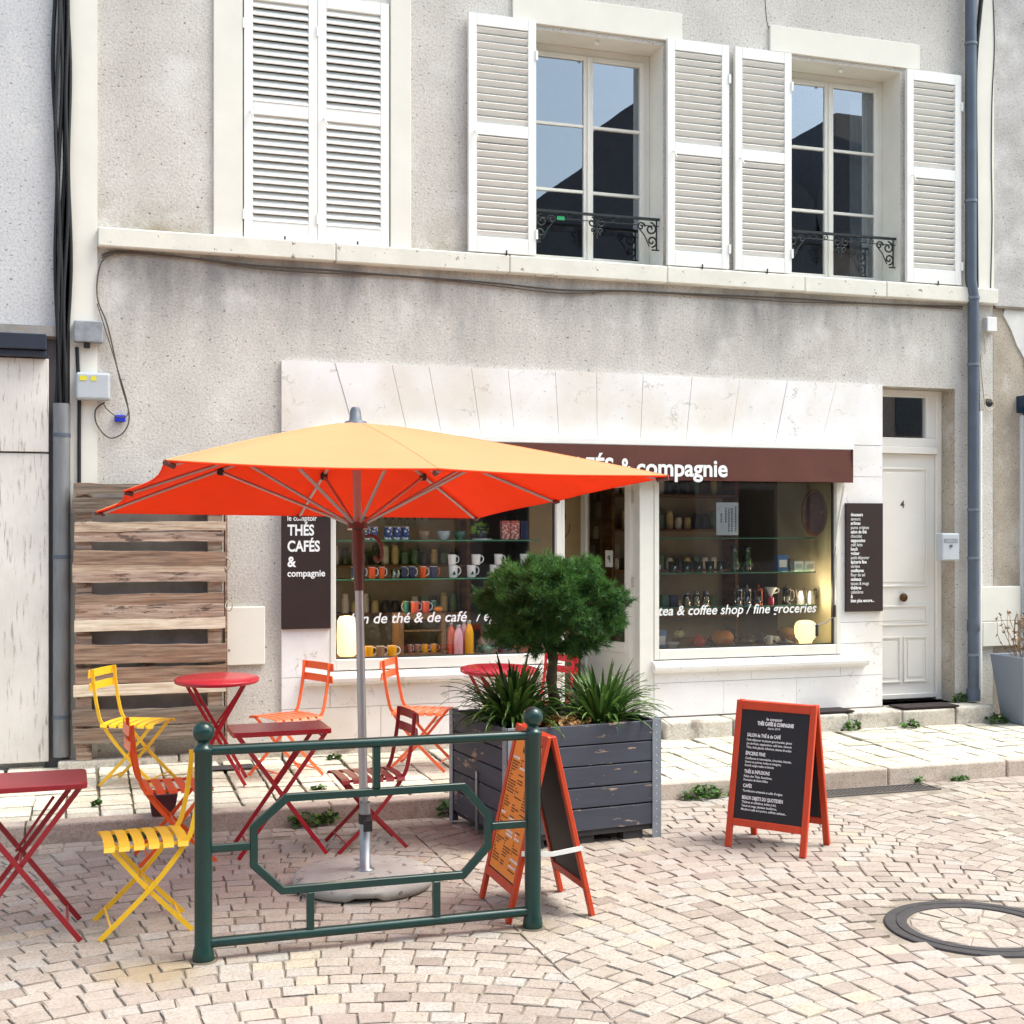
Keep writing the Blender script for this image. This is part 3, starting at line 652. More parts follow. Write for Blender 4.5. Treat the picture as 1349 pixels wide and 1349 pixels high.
def shopwin(a, b, txt):
    z0, z1 = .70, 2.37; e = .04; mb = MB()
    mb.box(a, a+e, -.035, .05, z0, z1).box(b-e, b, -.035, .05, z0, z1).box(a+e, b-e, -.035, .05, z0, .775).box(a+e, b-e, -.035, .05, 2.25, z1)
    o = mb.build('shop_window', CREAM, H1, bevel=.004)
    mb = MB(); d = .012
    mb.box(a+e+.0005, a+e+d, .008, .03, .7755, 2.2495).box(b-e-d, b-e-.0005, .008, .03, .7755, 2.2495).box(a+e+d, b-e-d, .008, .03, .7755, .785)
    mb.build('glazing_bead', paint('dark_bead', (50, 48, 46), .5), o)
    p = MB(); p.add([(a+e, .018, .78), (b-e, .018, .78), (b-e, .018, 2.25), (a+e, .018, 2.25)], [(0, 1, 2, 3)]); p.build('pane', G_SHOP, o)
    fl = MB(); fl.box(a+.02, b-.02, .052, .62, .66, .76); fl.build('display_floor', paint('display_board', (150, 118, 84), .6), o)
    for pz in ((711, 761) if a < 2 else (708, 753, 797)):
        zz = WP(560 if a < 2 else 980, pz, .3)[1]
        sm_ = MB(); sm_.box(a+.07, b-.09, .20, .42, zz-.012, zz); sm_.build('glass_shelf', G_SHELF, o)
        ed = MB(); ed.box(a+.07, b-.09, .196, .1995, zz-.011, zz-.001); ed.build('shelf_edge', paint('green_glass_edge', (70, 130, 100), .25), o)
    le = MB(); txt(le); le.build('lettering', LETTER, o)
    return o
def tl(mb):
    xa, zc = wx(438), WP(550, 818)[1]
    text(mb, 'salon de thé & de café', wx(452)-.03, WP(550, 820)[1], .105, bold=.012, shear=.22, width=wx(616)-wx(452)+.03, y=.0165)
    text(mb, '/ épicerie fine', wx(628), WP(640, 818)[1], .105, bold=.012, shear=.22, width=.52, y=.0165)
def tr(mb): text(mb, 'tea & coffee shop / fine groceries', wx(869), WP(960, 809)[1], .105, bold=.012, shear=.22, width=wx(1077)-wx(869), y=.0165)
SW1 = shopwin(1.587, 3.318, tl); SW2 = shopwin(4.07, 5.70, tr)
# recessed shop doorway: posts, header, opened door leaf
mb = MB(); mb.box(3.95, 4.069, -.03, .12, .18, 2.12); mb.box(3.319, 4.069, -.03, .12, 2.122, 2.37); mb.box(3.319, 3.345, -.03, .12, .18, 2.12)
fo = mb.build('shop_door_frame', CREAM, H1, bevel=.004)
hd = thing('shop_door_dummy', 'x', 'x') if 0 else None
dl = MB(); Ld = .62; dM = Matrix.Translation((3.945, .10, 0))@Matrix.Rotation(math.radians(180-73), 4, 'Z')
dl.box(0, .07, -.02, .02, .20, 2.10, dM).box(Ld-.07, Ld, -.02, .02, .20, 2.10, dM).box(.07, Ld-.07, -.02, .02, 2.02, 2.10, dM).box(.07, Ld-.07, -.02, .02, .20, .28, dM).box(.07, Ld-.07, -.02, .02, .74, .82, dM).box(.07, Ld-.07, -.01, .01, .28, .74, dM)
sdoor = dl.build('shop_door', CREAM, H1, bevel=.003)
p = MB(); p.add([dM@Vector(v) for v in ((.07, 0, .82), (Ld-.07, 0, .82), (Ld-.07, 0, 2.02), (.07, 0, 2.02))], [(0, 1, 2, 3)]); p.build('pane', G_SHOP, sdoor)
p = MB()
for zz in (.5, 1.25, 1.9): p.cbox((0, -.03, zz), (.02, .02, .07), dM if 0 else Matrix.Identity(4)) if 0 else p.tube([(3.945, .085, zz), (3.945, .085, zz+.08)], .011, 8)
p.build('hinge', paint('painted_hinge', (190, 186, 176), .4, .4), sdoor)
p = MB(); p.box(.22, .31, .012, .014, 1.40, 1.53, dM); p.build('notice', paint('pale_card', (196, 200, 192), .6), sdoor)
p = MB(); text(p, 'P', .245, 1.44, .07, M=dM, y=.0155, bold=.02); p.build('notice_print', INK, sdoor)
# ochre folding screen seen past the open door
sc = MB(); sc.box(3.40, 3.86, .95, .97, .2, 2.1); so = sc.build('folding_screen', BEIGE)
tag(so, 'tall ochre screen with thin black branch drawing inside the shop doorway', 'screen')
br = MB(); bx_ = 3.66
br.tube([(bx_, .944, .9), (bx_+.03, .944, 1.2), (bx_, .944, 1.5), (bx_+.05, .944, 1.8), (bx_+.03, .944, 2.05)], .004, 5)
for zz, s in ((1.1, 1), (1.32, -1), (1.6, 1), (1.75, -1), (1.9, 1)): br.tube([(bx_+.02, .944, zz), (bx_+.02+s*.06, .944, zz+.07), (bx_+.02+s*.07, .944, zz+.14)], .003, 5)
br.build('branch_drawing', INK, so)

# awning
aw = thing('shop_awning', 'rolled up brown awning with white lettering above the shop windows', 'awning', (0, 0, 0))
mb = MB(); mb.box(1.45, 5.765, -.125, -.034, 2.325, 2.375); mb.build('cassette', WHITE, aw, bevel=.006)
mb = MB(); n = 40
pts = [(1.46+(5.74-1.46)*i/n) for i in range(n+1)]
vs = []; 
for i, xx in enumerate(pts):
    for k in range(5):
        zz = 2.325-.255*k/4; yy = -.128-.004*math.sin(xx*5)*k/4-.003*math.sin(xx*13+1)*k/4-.02*k/4; vs.append((xx, yy, zz-(.004*math.sin(xx*4) if k == 4 else 0)))
fs = [(i*5+k, (i+1)*5+k, (i+1)*5+k+1, i*5+k+1) for i in range(n) for k in range(4)]
o_ = len(vs); vs2 = [(x, y+.004, z) for x, y, z in vs]; mb.sm = True; mb.add(vs, fs); mb.add(vs2, fs); mb.sm = False
mb.box(1.46, 5.74, -.148, -.138, 2.066, 2.074); mb.box(5.737, 5.745, -.14, -.035, 2.09, 2.33)
mb.build('valance', AWN, aw)
mb = MB(); zb_ = WP(900, 627, -.15)[1]
text(mb, 'compagnie', wx(838, -.15), zb_, .18, bold=.026, width=wx(958, -.15)-wx(838, -.15), y=-.157)
text(mb, '&', wx(817, -.15), zb_, .18, bold=.026, width=.085, y=-.157)
text(mb, 'THÉS CAFÉS', wx(808, -.15)-.86, zb_, .18, bold=.026, width=.86, y=-.157)
text(mb, 'le comptoir', wx(808, -.15)-1.72, zb_, .18, bold=.026, width=.78, y=-.157)
mb.build('lettering', LETTER, aw)
mb = MB(); mb.tube([(*WP(1112, 640, -.13)[:1], -.13, WP(1112, 640, -.13)[1]), (wx(1104, -.07), -.07, WP(1104, 690, -.07)[1]), (wx(1100, -.05), -.05, WP(1099, 730, -.05)[1])], .010, 8)
mb.build('awning_arm', CREAM, aw)
mb = MB(); q0 = [(wx(x_, -.06), -.06, WP(x_, y_, -.06)[1]) for x_, y_ in ((1109, 665), (1099, 735), (1099, 812), (1088, 820), (1070, 825))]
mb.tube(q0, .005, 6); mb.build('crank_rod', PVCO, aw)
mb = MB(); mb.tube([(q0[2][0], -.06, q0[2][2]-.005), (q0[2][0], -.06, q0[2][2]+.09)], .013, 8); mb.tube([(wx(1076, -.06), -.06, WP(1076, 838, -.06)[1]), (wx(1076, -.06), -.06, WP(1076, 823, -.06)[1])], .013, 8); mb.build('crank_grip', DPLAS, aw)

# wall signs
def sign(x0, x1, z0, z1, label, fn, y=-.05):
    t = thing('wall_sign', label, 'sign', ((x0+x1)/2, 0, z0)); w_ = (x1-x0)/2
    MB().box(-w_, w_, y-.008, -.031, 0, z1-z0).build('panel', BROWN, t, bevel=.002)
    mb = MB(); fn(mb, -w_, z1-z0, y-.011); mb.build('lettering', LETTER, t)
def s1(mb, xl_, top, y):
    z_ = lambda py: WP(400, py)[1]-1.0
    for b, py, sz, bo, wd in (('le comptoir', 686, .052, .015, .205), ('THÉS', 705, .104, .03, .185), ('CAFÉS', 726, .104, .03, .225), ('&', 746, .10, .03, .06), ('compagnie', 759, .066, .02, .262)):
        text(mb, b, xl_+.04, z_(py), sz, bold=bo, width=wd, y=y)
sign(1.244, 1.587, 1.0, 1.89, 'dark brown shop name panel left of the left shop window', s1)
def s2(mb, xl_, top, y):
    L = 'douceurs|saveurs|arômes|pures origines|salon de thé|chocolat|cappuccino|café latte|lunch|goûter|petit-déjeuner|épicerie fine|variées|confitures|fleur de sel|cadeaux|tasses & mugs|théières|cafetières|&|bien plus encore...'.split('|')
    for i, b in enumerate(L):
        text(mb, b, xl_+.038, top-.105-i*.0345, .038, bold=.03 if i in (0, 2, 4, 6, 8, 9, 11, 13, 15, 17, 19, 20) else .004, y=y, xs=.78)
sign(5.735, 6.075, 1.036, 1.907, 'dark brown list panel between the right shop window and door 4', s2)

# ------------------------------------------------------------------ stone steps, base stones
st = thing('stone_step', 'worn grey stone step blocks below the right window and door 4', 'step')
mb = MB(); xs = [4.05, 4.62, 5.13, 5.62, 6.12, 6.62, 7.02]
for a, b in zip(xs, xs[1:]):
    mb.tint = random.random()*.9; mb.box(a+.004, b-.004, -.27+random.uniform(-.012, .012), -.032, .07, .258+random.uniform(-.006, .006))
mb.build('step_blocks', STEPM, st, bevel=.018, seg=3)
mb = MB(); mb.box(6.10, 6.80, -.028, .20, .1, .262); mb.tint = .5; mb.build('threshold', STEPM, st)
bs = MB(); xs = [-.22, .55, 1.24, 1.9, 2.6, 3.3]
for a, b in zip(xs, xs[1:]): bs.tint = random.random()*.9; bs.box(a+.004, b-.004, -.14+random.uniform(-.01, .01), -.001 if b < 1.25 else -.033, .07, .178+random.uniform(-.006, .006))
tag(bs.build('base_stones', STEPM, bevel=.014, seg=2), 'row of low worn stone blocks along the foot of the wall on the left', 'stone kerb')
tag(MB().box(3.33, 4.05, -.22, .02, .1, .19).build('door_threshold', STEPM, bevel=.01), 'low stone threshold of the open shop door', 'threshold')
for (x0, x1, y0, y1), lb in (((6.14, 6.66, -.25, -.04), 'dark doormat on the step in front of door 4'), ((5.32, 5.68, -.26, -.05), 'small black mat on the stone step left of door 4')):
    tag(MB().box(x0, x1, y0, y1, .264, .276).build('doormat', paint('dark_mat', (44, 34, 34), 1, var=.3, scale=40, bump=.6, bscale=120)), lb, 'doormat')

# ------------------------------------------------------------------ things on the wall
# letterbox
t = thing('letterbox', 'grey metal letterbox on the wall right of door 4', 'letterbox', (6.70, 0, 1.44))
MB().prism([(-.085, 0), (.085, 0), (.085, .225), (-.085, .225)], -.09, -.001).build('box_body', PVC, t, bevel=.012, seg=2)
MB().box(-.065, .065, -.094, -.0905, .15, .18).build('mail_slot', PVCO, t); MB().box(-.012, .012, -.096, -.0905, .11, .13).build('lock', ZINC, t)
# junction boxes
t = thing('junction_box', 'old weathered grey junction box on the corner pilaster', 'junction box', (-.027, -.019, 2.93))
MB().box(-.092, .092, -.07, 0, 0, .14).build('cover', PVCO, t, bevel=.006); MB().box(-.03, .01, -.05, -.01, -.035, -.001).build('cable_gland', BLACK, t)
t = thing('junction_box', 'clean light grey box with two yellow stickers on the corner pilaster', 'junction box', (.003, -.019, 2.548), group=None)
MB().box(-.108, .108, -.09, 0, 0, .18).build('cover', PVC, t, bevel=.016, seg=2)
q = MB(); q.box(-.085, -.04, -.0925, -.091, .125, .155).box(-.015, .02, -.0925, -.091, .125, .155); q.build('sticker', paint('yellow_sticker', (220, 210, 60), .5), t)
tag(MB().box(-.035, .035, -.03, 0, 0, .045).build('cable_block', paint('blue_block', (24, 48, 190), .4), bevel=.004), 'small bright blue connector block hanging on the thin cable', 'connector', loc=(WP(158, 556)[0], -.005, WP(158, 556)[1]))
def wpath(pts, Y): return [(wx(x, Y), Y, WP(x, y, Y)[1]) for x, y in pts]
def smooth(pts, n=6):
    P = [Vector(p) for p in pts]; out = []
    for i in range(len(P)-1):
        p0, p1, p2, p3 = P[max(i-1, 0)], P[i], P[i+1], P[min(i+2, len(P)-1)]
        for k in range(n):
            t_ = k/n; out.append(.5*((2*p1)+(p2-p0)*t_+(2*p0-5*p1+4*p2-p3)*t_*t_+(3*p1-p0-3*p2+p3)*t_**3))
    return out+[P[-1]]
CABLE = paint('brown_grey_cable', (86, 76, 68), .6)
q = MB()
for off, r_ in ((0, .007), (5, .005)):
    pts = [(x, y+off*math.sin(x*.02)*.5+off*.5) for x, y in ((134, 336), (160, 331), (250, 340), (340, 350), (420, 355), (520, 363), (640, 372), (740, 382), (820, 383), (930, 388), (1040, 393), (1150, 400), (1268, 404))]
    q.tube(smooth(wpath(pts, -.02)), r_, 6)
tag(q.build('wall_cable', CABLE), 'sagging pair of thin cables stapled below the string course', 'cable')
q = MB(); q.tube(smooth(wpath([(160, 331), (134, 345), (128, 390), (142, 430), (158, 500), (170, 545), (164, 568), (145, 577), (128, 560), (126, 540), (138, 530)], -.03)), .0055, 6)
q.tube(smooth(wpath([(128, 400), (150, 470), (169, 538), (158, 550), (142, 540), (136, 531)], -.035)), .004, 6)
tag(q.build('wall_cable', CABLE), 'thin cable looping down the wall beside the light grey box', 'cable')
q = MB()
for k in range(6):
    x0 = -.232+.0165*k; pts = []
    for i in range(26):
        z = 2.45+i*.19; pts.append((x0+.010*math.sin(i*.9+k*1.9)+.008*math.sin(i*.37+k), -.035-.012*((k*2) % 3)+.006*math.sin(i*.7+k), z))
    q.tube(smooth(pts, 3), [.014, .013, .015, .014, .013, .012][k], 6)
tag(q.build('cable_bundle', BLACK), 'thick bundle of black cables running up between the two houses', 'cables')
t = thing('cable_conduit', 'wide galvanised cable conduit at the house joint below the black cables', 'conduit', (-.195, -.06, .2))
MB().tube([(0, 0, 0), (0, 0, 2.32)], .055, 16).build('conduit_tube', STEELD, t)
q = MB()
for zz in (.25, 1.3, 2.1): q.tube([(0, 0, zz), (0, 0, zz+.025)], .058, 16)
q.build('clamp', ZINC, t)
tag(MB().tube([(-.085, -.03, .2), (-.085, -.03, 2.6), (-.10, -.03, 2.9)], .012, 8).build('wall_cable', BLACK), 'thin dark cable down the pilaster edge behind the pallets', 'cable')
# drainpipe
t = thing('drainpipe', 'blue grey zinc drainpipe with collars down the right end of the house', 'drainpipe', (6.93, -.075, .3))
MB().tube([(0, 0, 0), (0, 0, 3.32), (-.025, 0, 3.46), (-.025, 0, 6.9)], .046, 18).build('pipe', ZINC, t)
MB().lathe([(.046, .55), (.052, .56), (.050, .62), (.046, .66)], n=18, cap=False).build('dented_joint', ZINC, t)
q = MB()
for zz in (.35, 1.15, 1.55, 2.75, 3.30): q.tube([(0, 0, zz), (0, 0, zz+.02)], .052, 18)
for zz in (4.1, 5.4, 6.2): q.tube([(-.025, 0, zz), (-.025, 0, zz+.02)], .052, 18)
q.build('collar', paint('pale_zinc', (120, 128, 140), .45, .3), t)
MB().lathe([(.055, -.02), (.056, .06), (.050, .08)], n=18, cap=False).build('pipe_shoe', ZINC, t)
tag(MB().tube([(7.025, -.035, .3), (7.025, -.035, 2.68)], .019, 12).build('white_conduit', PVCW), 'white plastic conduit right beside the drainpipe', 'conduit')
q = MB(); q.tube(smooth([(7.01, -.03, 2.68), (7.0, -.03, 3.4), (6.99, -.03, 4.6), (6.985, -.03, 5.5), (7.03, -.03, 6.0), (7.06, -.03, 6.3), (7.05, -.03, 7.0)], 6), .017, 6)
tag(q.build('wall_cable', BLACK), 'black cable rising behind the drainpipe', 'cable')
tag(MB().box(-.05, .05, -.06, 0, 0, .12).build('junction_box', PVCW, bevel=.006), 'small white box high on the wall right of the drainpipe', 'junction box', loc=(WP(1301, 438)[0], 0, WP(1301, 438)[1]))
q = MB(); q.tube(smooth(wpath([(1296, 440), (1298, 465), (1292, 470), (1296, 520), (1300, 540), (1310, 536), (1306, 526), (1298, 525)], -.02)), .005, 6)
tag(q.build('wall_cable', paint('pale_cable', (190, 180, 160), .6)), 'pale thin cable looping below the small white box', 'cable')
q = MB(); q.lathe([(0, -.03), (.035, -.03), (.04, -.01), (.04, 0)], M=Matrix.Translation((wx(1303), 0, WP(1303, 530)[1]))@Matrix.Rotation(-math.pi/2, 4, 'X')@Matrix.Scale(-1, 4, (0, 0, 1)))
tag(q.build('round_fixture', DPLAS), 'small round black fixture in the cable loop right of the drainpipe', 'fixture')
# gas/meter covers
t = thing('meter_cupboard', 'cream metal meter cupboard set low in the wall between pallets and shop', 'meter cupboard', (1.0, 0, .76))
MB().box(-.135, .135, -.03, .02, 0, .40).build('cupboard_door', LIMEC, t, bevel=.004); MB().lathe([(0, -.034), (.007, -.033), (.007, -.03)], (-.11, 0, 0), 8, M=Matrix.Translation((0, 0, .3))@Matrix.Rotation(0, 4, 'X')).build('lock', IRON, t) if 0 else MB().box(-.115, -.105, -.034, -.0305, .1, .11).build('lock', IRON, t)

# ------------------------------------------------------------------ neighbour houses
HL = thing('town_house', 'pale blue grey rendered neighbour house with stone facing at the left edge', 'house')
mb = MB(); mb.box(-5, -.19, .0, 6, 2.95, 7.0); mb.box(-5, -.15, .03, 6, 0, 2.95); mb.build('wall', WALL_BLUE, HL)
mb = MB(); mb.box(-.30, -.15, .005, .029, 0, 2.95); mb.build('corner_strip', paint('dark_grey_render', (112, 110, 112), .9, var=.2), HL)
mb = MB(); mb.box(-5, -.275, -.06, .029, .17, 2.19); mb.box(-5, -.275, -.07, .029, 2.20, 2.81); mb.build('stone_facing', TRAV, HL, bevel=.003)
mb = MB(); mb.box(-5, -.285, -.16, .0, 2.86, 2.96); mb.box(-5, -.285, -.13, -.0, 2.815, 2.858); mb.build('ledge', LEDGE, HL, bevel=.005)
mb = MB(); mb.box(-5, -.2, -.05, -.001, 2.962, 3.03); mb.build('ledge_flashing', paint('lichen_mortar', (150, 145, 140), .9, var=.2, scale=9, wear=(190, 130, 40), wear_at=.62, bump=.4), HL)
mb = MB(); mb.box(-5, -.1, -.3, 6.2, 7.0, 7.15); mb.build('roof', MATS['roof_slate'], HL)
HR = thing('town_house', 'stained neighbour house with a navy shopfront at the right edge', 'house')
mb = MB(); mb.box(7.186, 7.62, .0, 6, .0, 3.55); mb.box(7.62, 12, .0, 6, 3.55 if 0 else .0, 3.55); mb.build('lower_wall', WALL_R, HR)
mb = MB(); mb.box(7.20, 12, .0, 6, 3.57, 7.0); mb.build('wall', WALL_RU, HR)
mb = MB(); mb.box(7.19, 12, -.03, .02, 3.55, 3.57); mb.build('string_course', paint('broken_cornice', (120, 110, 100), .9, var=.3), HR)
pp = [(7.30, 3.55), (7.62, 3.55), (7.62, 2.85), (7.56, 2.9), (7.52, 3.0), (7.49, 3.15), (7.42, 3.25), (7.36, 3.38), (7.28, 3.5)]
mb = MB(); mb.prism(pp, -.01, .001); mb.build('plaster_patch', paint('white_patch', (214, 212, 208), .9, var=.1, scale=6, bump=.3), HR)
mb = MB(); mb.box(7.49, 12, -.1, .01, .15, 2.68); mb.build('shopfront', NAVY, HR, bevel=.004)
mb = MB(); mb.prism([(0, 2.68), (-.1, 2.74), (-.16, 2.78), (-.16, 2.82), (0, 2.82)], 7.42, 12, Matrix(((0, 1, 0, 0), (1, 0, 0, 0), (0, 0, 1, 0), (0, 0, 0, 1)))) ; mb.build('cornice', NAVY, HR)
mb = MB(); mb.box(7.455, 7.488, -.02, .001, .15, 2.66); mb.build('white_edge', PVCW, HR)
tag(MB().box(7.05, 7.44, -.035, -.001, .93, 1.22).build('meter_cupboard', LIMEC, bevel=.005), 'upper cream meter cupboard on the wall above the tall grey pot', 'meter cupboard')
tag(MB().box(7.05, 7.40, -.045, -.001, .72, .925).build('meter_cupboard', LIMEC, bevel=.005), 'lower cream meter cupboard on the wall behind the tall grey pot', 'meter cupboard')
mb = MB(); mb.box(7.0, 12, -.3, 6.2, 7.0, 7.15); mb.build('roof', MATS['roof_slate'], HR)
# cracks in the plaster
ck = paint('plaster_crack', (96, 90, 84), .9)
q = MB(); q.tube(smooth(wpath([(1007, -20), (1009, 15), (1012, 35), (1022, 55), (1034, 70)], -.001)), .003, 4); q.tube(smooth(wpath([(1308, -10), (1310, 60), (1307, 130), (1306, 210), (1307, 290), (1305, 380)], -.02)), .006, 4)
q.build('plaster_crack', ck, H1)

# houses across the street, seen as reflections
def opp(x0, x1, zw, peaks, label, c):
    h = thing('town_house', label, 'house', (0, -17, 0))
    ph = MB(); xs_ = [x0]+[p[0] for p in peaks]+[x1]; poly = [(x0, -.02), (x1, -.02), (x1, zw)]+[p for p in reversed(peaks)]+[(x0, zw)]
    ph.box(x0, x1, -6, 0, -.02, zw); ph.build('wall', c, h)
    rf = MB(); rf.prism([(x0-.2, zw-.1)]+peaks+[(x1+.2, zw-.1)], -6, .25); rf.build('roof', MATS['roof_slate'], h)
    for k in range(int((x1-x0)/2)):
        xx = x0+1+k*2
        for zz in (1.0, 4.0):
            f = MB(); f.box(xx-.45, xx+.45, .001, .03, zz, zz+1.6); f.build('window', paint('dark_opposite_window', (40, 44, 52), .2), h)
    return h
o1 = opp(-9, 7.2, 6.2, [(-1, 8.4)], 'dull beige house across the street facing the shop front', paint('opposite_render', (150, 140, 130), .9))
o2 = opp(7.3, 15.6, 7.6, [(7.5, 7.9), (12.7, 11.75), (15.5, 9.3)], 'grey gabled house across the street facing the middle window', paint('opposite_render_grey', (128, 124, 124), .9))
o3 = opp(15.7, 27, 8.6, [(15.8, 11.2), (20, 10.6)], 'brownish gabled house across the street facing the right windows', paint('opposite_render_brown', (140, 124, 112), .9))
MB().box(18, 18.8, -2, -1, 10.6, 12).build('chimney', MATS['opposite_render'], o3)

# ------------------------------------------------------------------ pallet screen
def pallets():
    t = thing('pallet_screen', 'weathered wooden pallets stacked upright against the wall', 'pallet screen', (.365, -.10, .178))
    hw = .485
    spec = [(1.83, .11, -.01, .62), (1.705, .13, 0, .7), (1.415, .08, 0, .9), (1.505, .085, 0, .8), (1.205, .135, .012, .45), (1.10, .05, 0, 1), (1.0, .10, 0, .75), (.835, .10, .004, .5), (.745, .09, 0, .6), (.655, .075, 0, 1.),
            (.50, .12, .006, .55), (.345, .13, .002, .8), (.27, .075, 0, 1.), (.085, .11, 0, .3), (-.0, .08, 0, .35)]
    rows = [(640, 672, .5), (676, 700, .55), (687, 712, .8)] 
    kinds = 'AACEBCEBEDBBDAA'
    rows = [(637, 652, .35), (654, 676, .45), (687, 700, .85), (700, 714, .6), (726, 745, .3), (743, 756, .9), (754, 768, .75), (783, 799, .3), (797, 818, .6), (816, 832, .95),
            (850, 876, .5), (880, 902, .45), (902, 918, .98), (936, 958, .25), (960, 980, .35)]
    for i, (ya, yb, tn) in enumerate(rows):
        za, zb = WP(110, yb, -.14)[1]-.178, WP(110, ya, -.14)[1]-.178
        mb = MB(); mb.tint = tn*.8; y = -.042-random.uniform(0, .014); za += .002; zb -= .002; tl_ = random.uniform(-.006, .008)*(-1 if i in (4, 7) else 1); n = 10
        e0 = random.uniform(-.01, .012); e1 = random.uniform(-.012, .006)
        vs = []; fs = []
        for k in range(n+1):
            xx = -hw+e0+(2*hw+e1-e0)*k/n; d = tl_*(k/n-.5)*2+random.uniform(-.003, .003); u = random.uniform(-.003, .003)
            for a, b in ((y, za+d), (y-.02, za+d), (y-.02, zb+d+u), (y, zb+d+u)): vs.append((xx, a, b))
        for k in range(n):
            for j in range(4): fs.append((4*k+j, 4*k+(j+1) % 4, 4*k+4+(j+1) % 4, 4*k+4+j))
        fs += [(0, 1, 2, 3), (4*n+3, 4*n+2, 4*n+1, 4*n)]
        mb.add(vs, fs); mb.build('plank', PW[kinds[i]], t, bevel=.0015)
    for a, b, y0, y1, tn in ((-.47, -.37, -.03, .04, .6), (.375, .47, -.03, .04, .8)):
        mb = MB(); z = 0; 
        while z < 1.74: mb.tint = random.uniform(.3, .95); mb.box(a, b, y0, y1, z, min(z+.27, 1.80)); z += .275
        mb.build('upright', PW['C' if a > 0 else 'E'], t, bevel=.003)
    for zz, hh_ in ((.0, .2), (.52, .2)): MB().box(-.05, .03, -.03, .04, zz, zz+hh_).build('spacer_block', PW['E'], t, bevel=.003)
    mb = MB(); mb.tint = .3; mb.box(.486, .502, -.05, .05, 0, 1.75); mb.build('edge_board', PW['B'], t)
    mb = MB(); mb.box(-.47, .47, .05, .085, .02, 1.8) if 0 else mb.box(-.38, .38, .052, .056, .2, 1.75)
    mb.build('backing_mesh', paint('dark_felt', (140, 136, 134), .95, var=.25, scale=5), t)
    mb = MB()
    for px_, py_ in ((294, 740), (297, 795)):
        c = WP(px_, py_, -.17); mb.tube(smooth([(c[0]-.365+.02, -.05, c[1]-.178+.03), (c[0]-.365+.05, -.07, c[1]-.178), (c[0]-.365+.03, -.075, c[1]-.178-.05), (c[0]-.365+.0, -.06, c[1]-.178-.02), (c[0]-.365+.02, -.05, c[1]-.178+.03)]), .005, 5)
    mb.build('rope_tie', paint('pale_rope', (170, 158, 132), .9), t)
pallets()

# ------------------------------------------------------------------ folding chairs
def chair(label, m, loc, deg, ms=None, group='folding metal bistro chairs'):
    ms = ms or m
    t = thing('bistro_chair', label, 'chair', loc, math.radians(deg), group)
    for s in (-1, 1):
        y = s*.150
        MB().bar(smooth([(-.222, y, .715), (-.215, y, .62), (-.19, y, .47), (-.155, y, .375), (-.02, y, .205), (.19, y, 0.004)], 4), .007, .020, (0, 1, 0)).build('leg', m, t)
        y = s*.136
        MB().bar([(.15, y, .378), (.0, y, .195), (-.185, y, .004)], .007, .019, (0, 1, 0)).build('leg', m, t)
        f = MB()
    f = MB()
    for s in (-1, 1): f.bar([(-.165, s*.143, .376), (.165, s*.143, .376)], .005, .014, (0, 1, 0))
    f.tube([(-.145, -.136, .045), (-.145, .136, .045)], .005, 6); f.tube([(.145, -.15, .05), (.145, .15, .05)], .005, 6); f.tube([(-.005, -.153, .199), (-.005, .153, .199)], .005, 6)
    f.build('seat_frame', m, t)
    sl = MB()
    for k in range(6):
        x = -.148+k*.0592; sl.bar([(x+.006, -.174, .366), (x+.004, -.165, .381), (x+.001, -.12, .386), (x-.002, 0, .388), (x+.001, .12, .386), (x+.004, .165, .381), (x+.006, .174, .366)], .043, .004, (1, 0, .0))
    sl.build('seat', ms, t)
    for z, x in ((.688, -.2245), (.610, -.2185)):
        b = MB(); n = 8
        b.bar([(x-.012-.014*math.cos((k/n-.5)*math.pi), -.178+.356*k/n, z) for k in range(n+1)], .048, .005, (.07, 0, 1)); b.build('back_slat', m, t)
    return t
PZ = .118
chair('yellow folding chair in front, left of the green barrier', YEL, (.205, -3.345, 0), 184)
chair('yellow folding chair on the pavement in front of the pallets', YEL, (.265, -.71, PZ), -26)
chair('orange folding chair behind the front yellow chair', ORA, (.40, -2.20, 0), 3)
chair('orange folding chair by the wall below the dark shop name panel', ORAL, (1.18, -.76, PZ), 203)
chair('orange folding chair beside the left side of the big planter', ORAL, (2.075, -.74, PZ), -29)
chair('dark red folding chair behind the umbrella pole', REDD, (1.395, -2.235, 0), 183)
chair('bright red folding chair behind the tree trunk by the shop door', REDB, (2.86, -.74, PZ), 199)

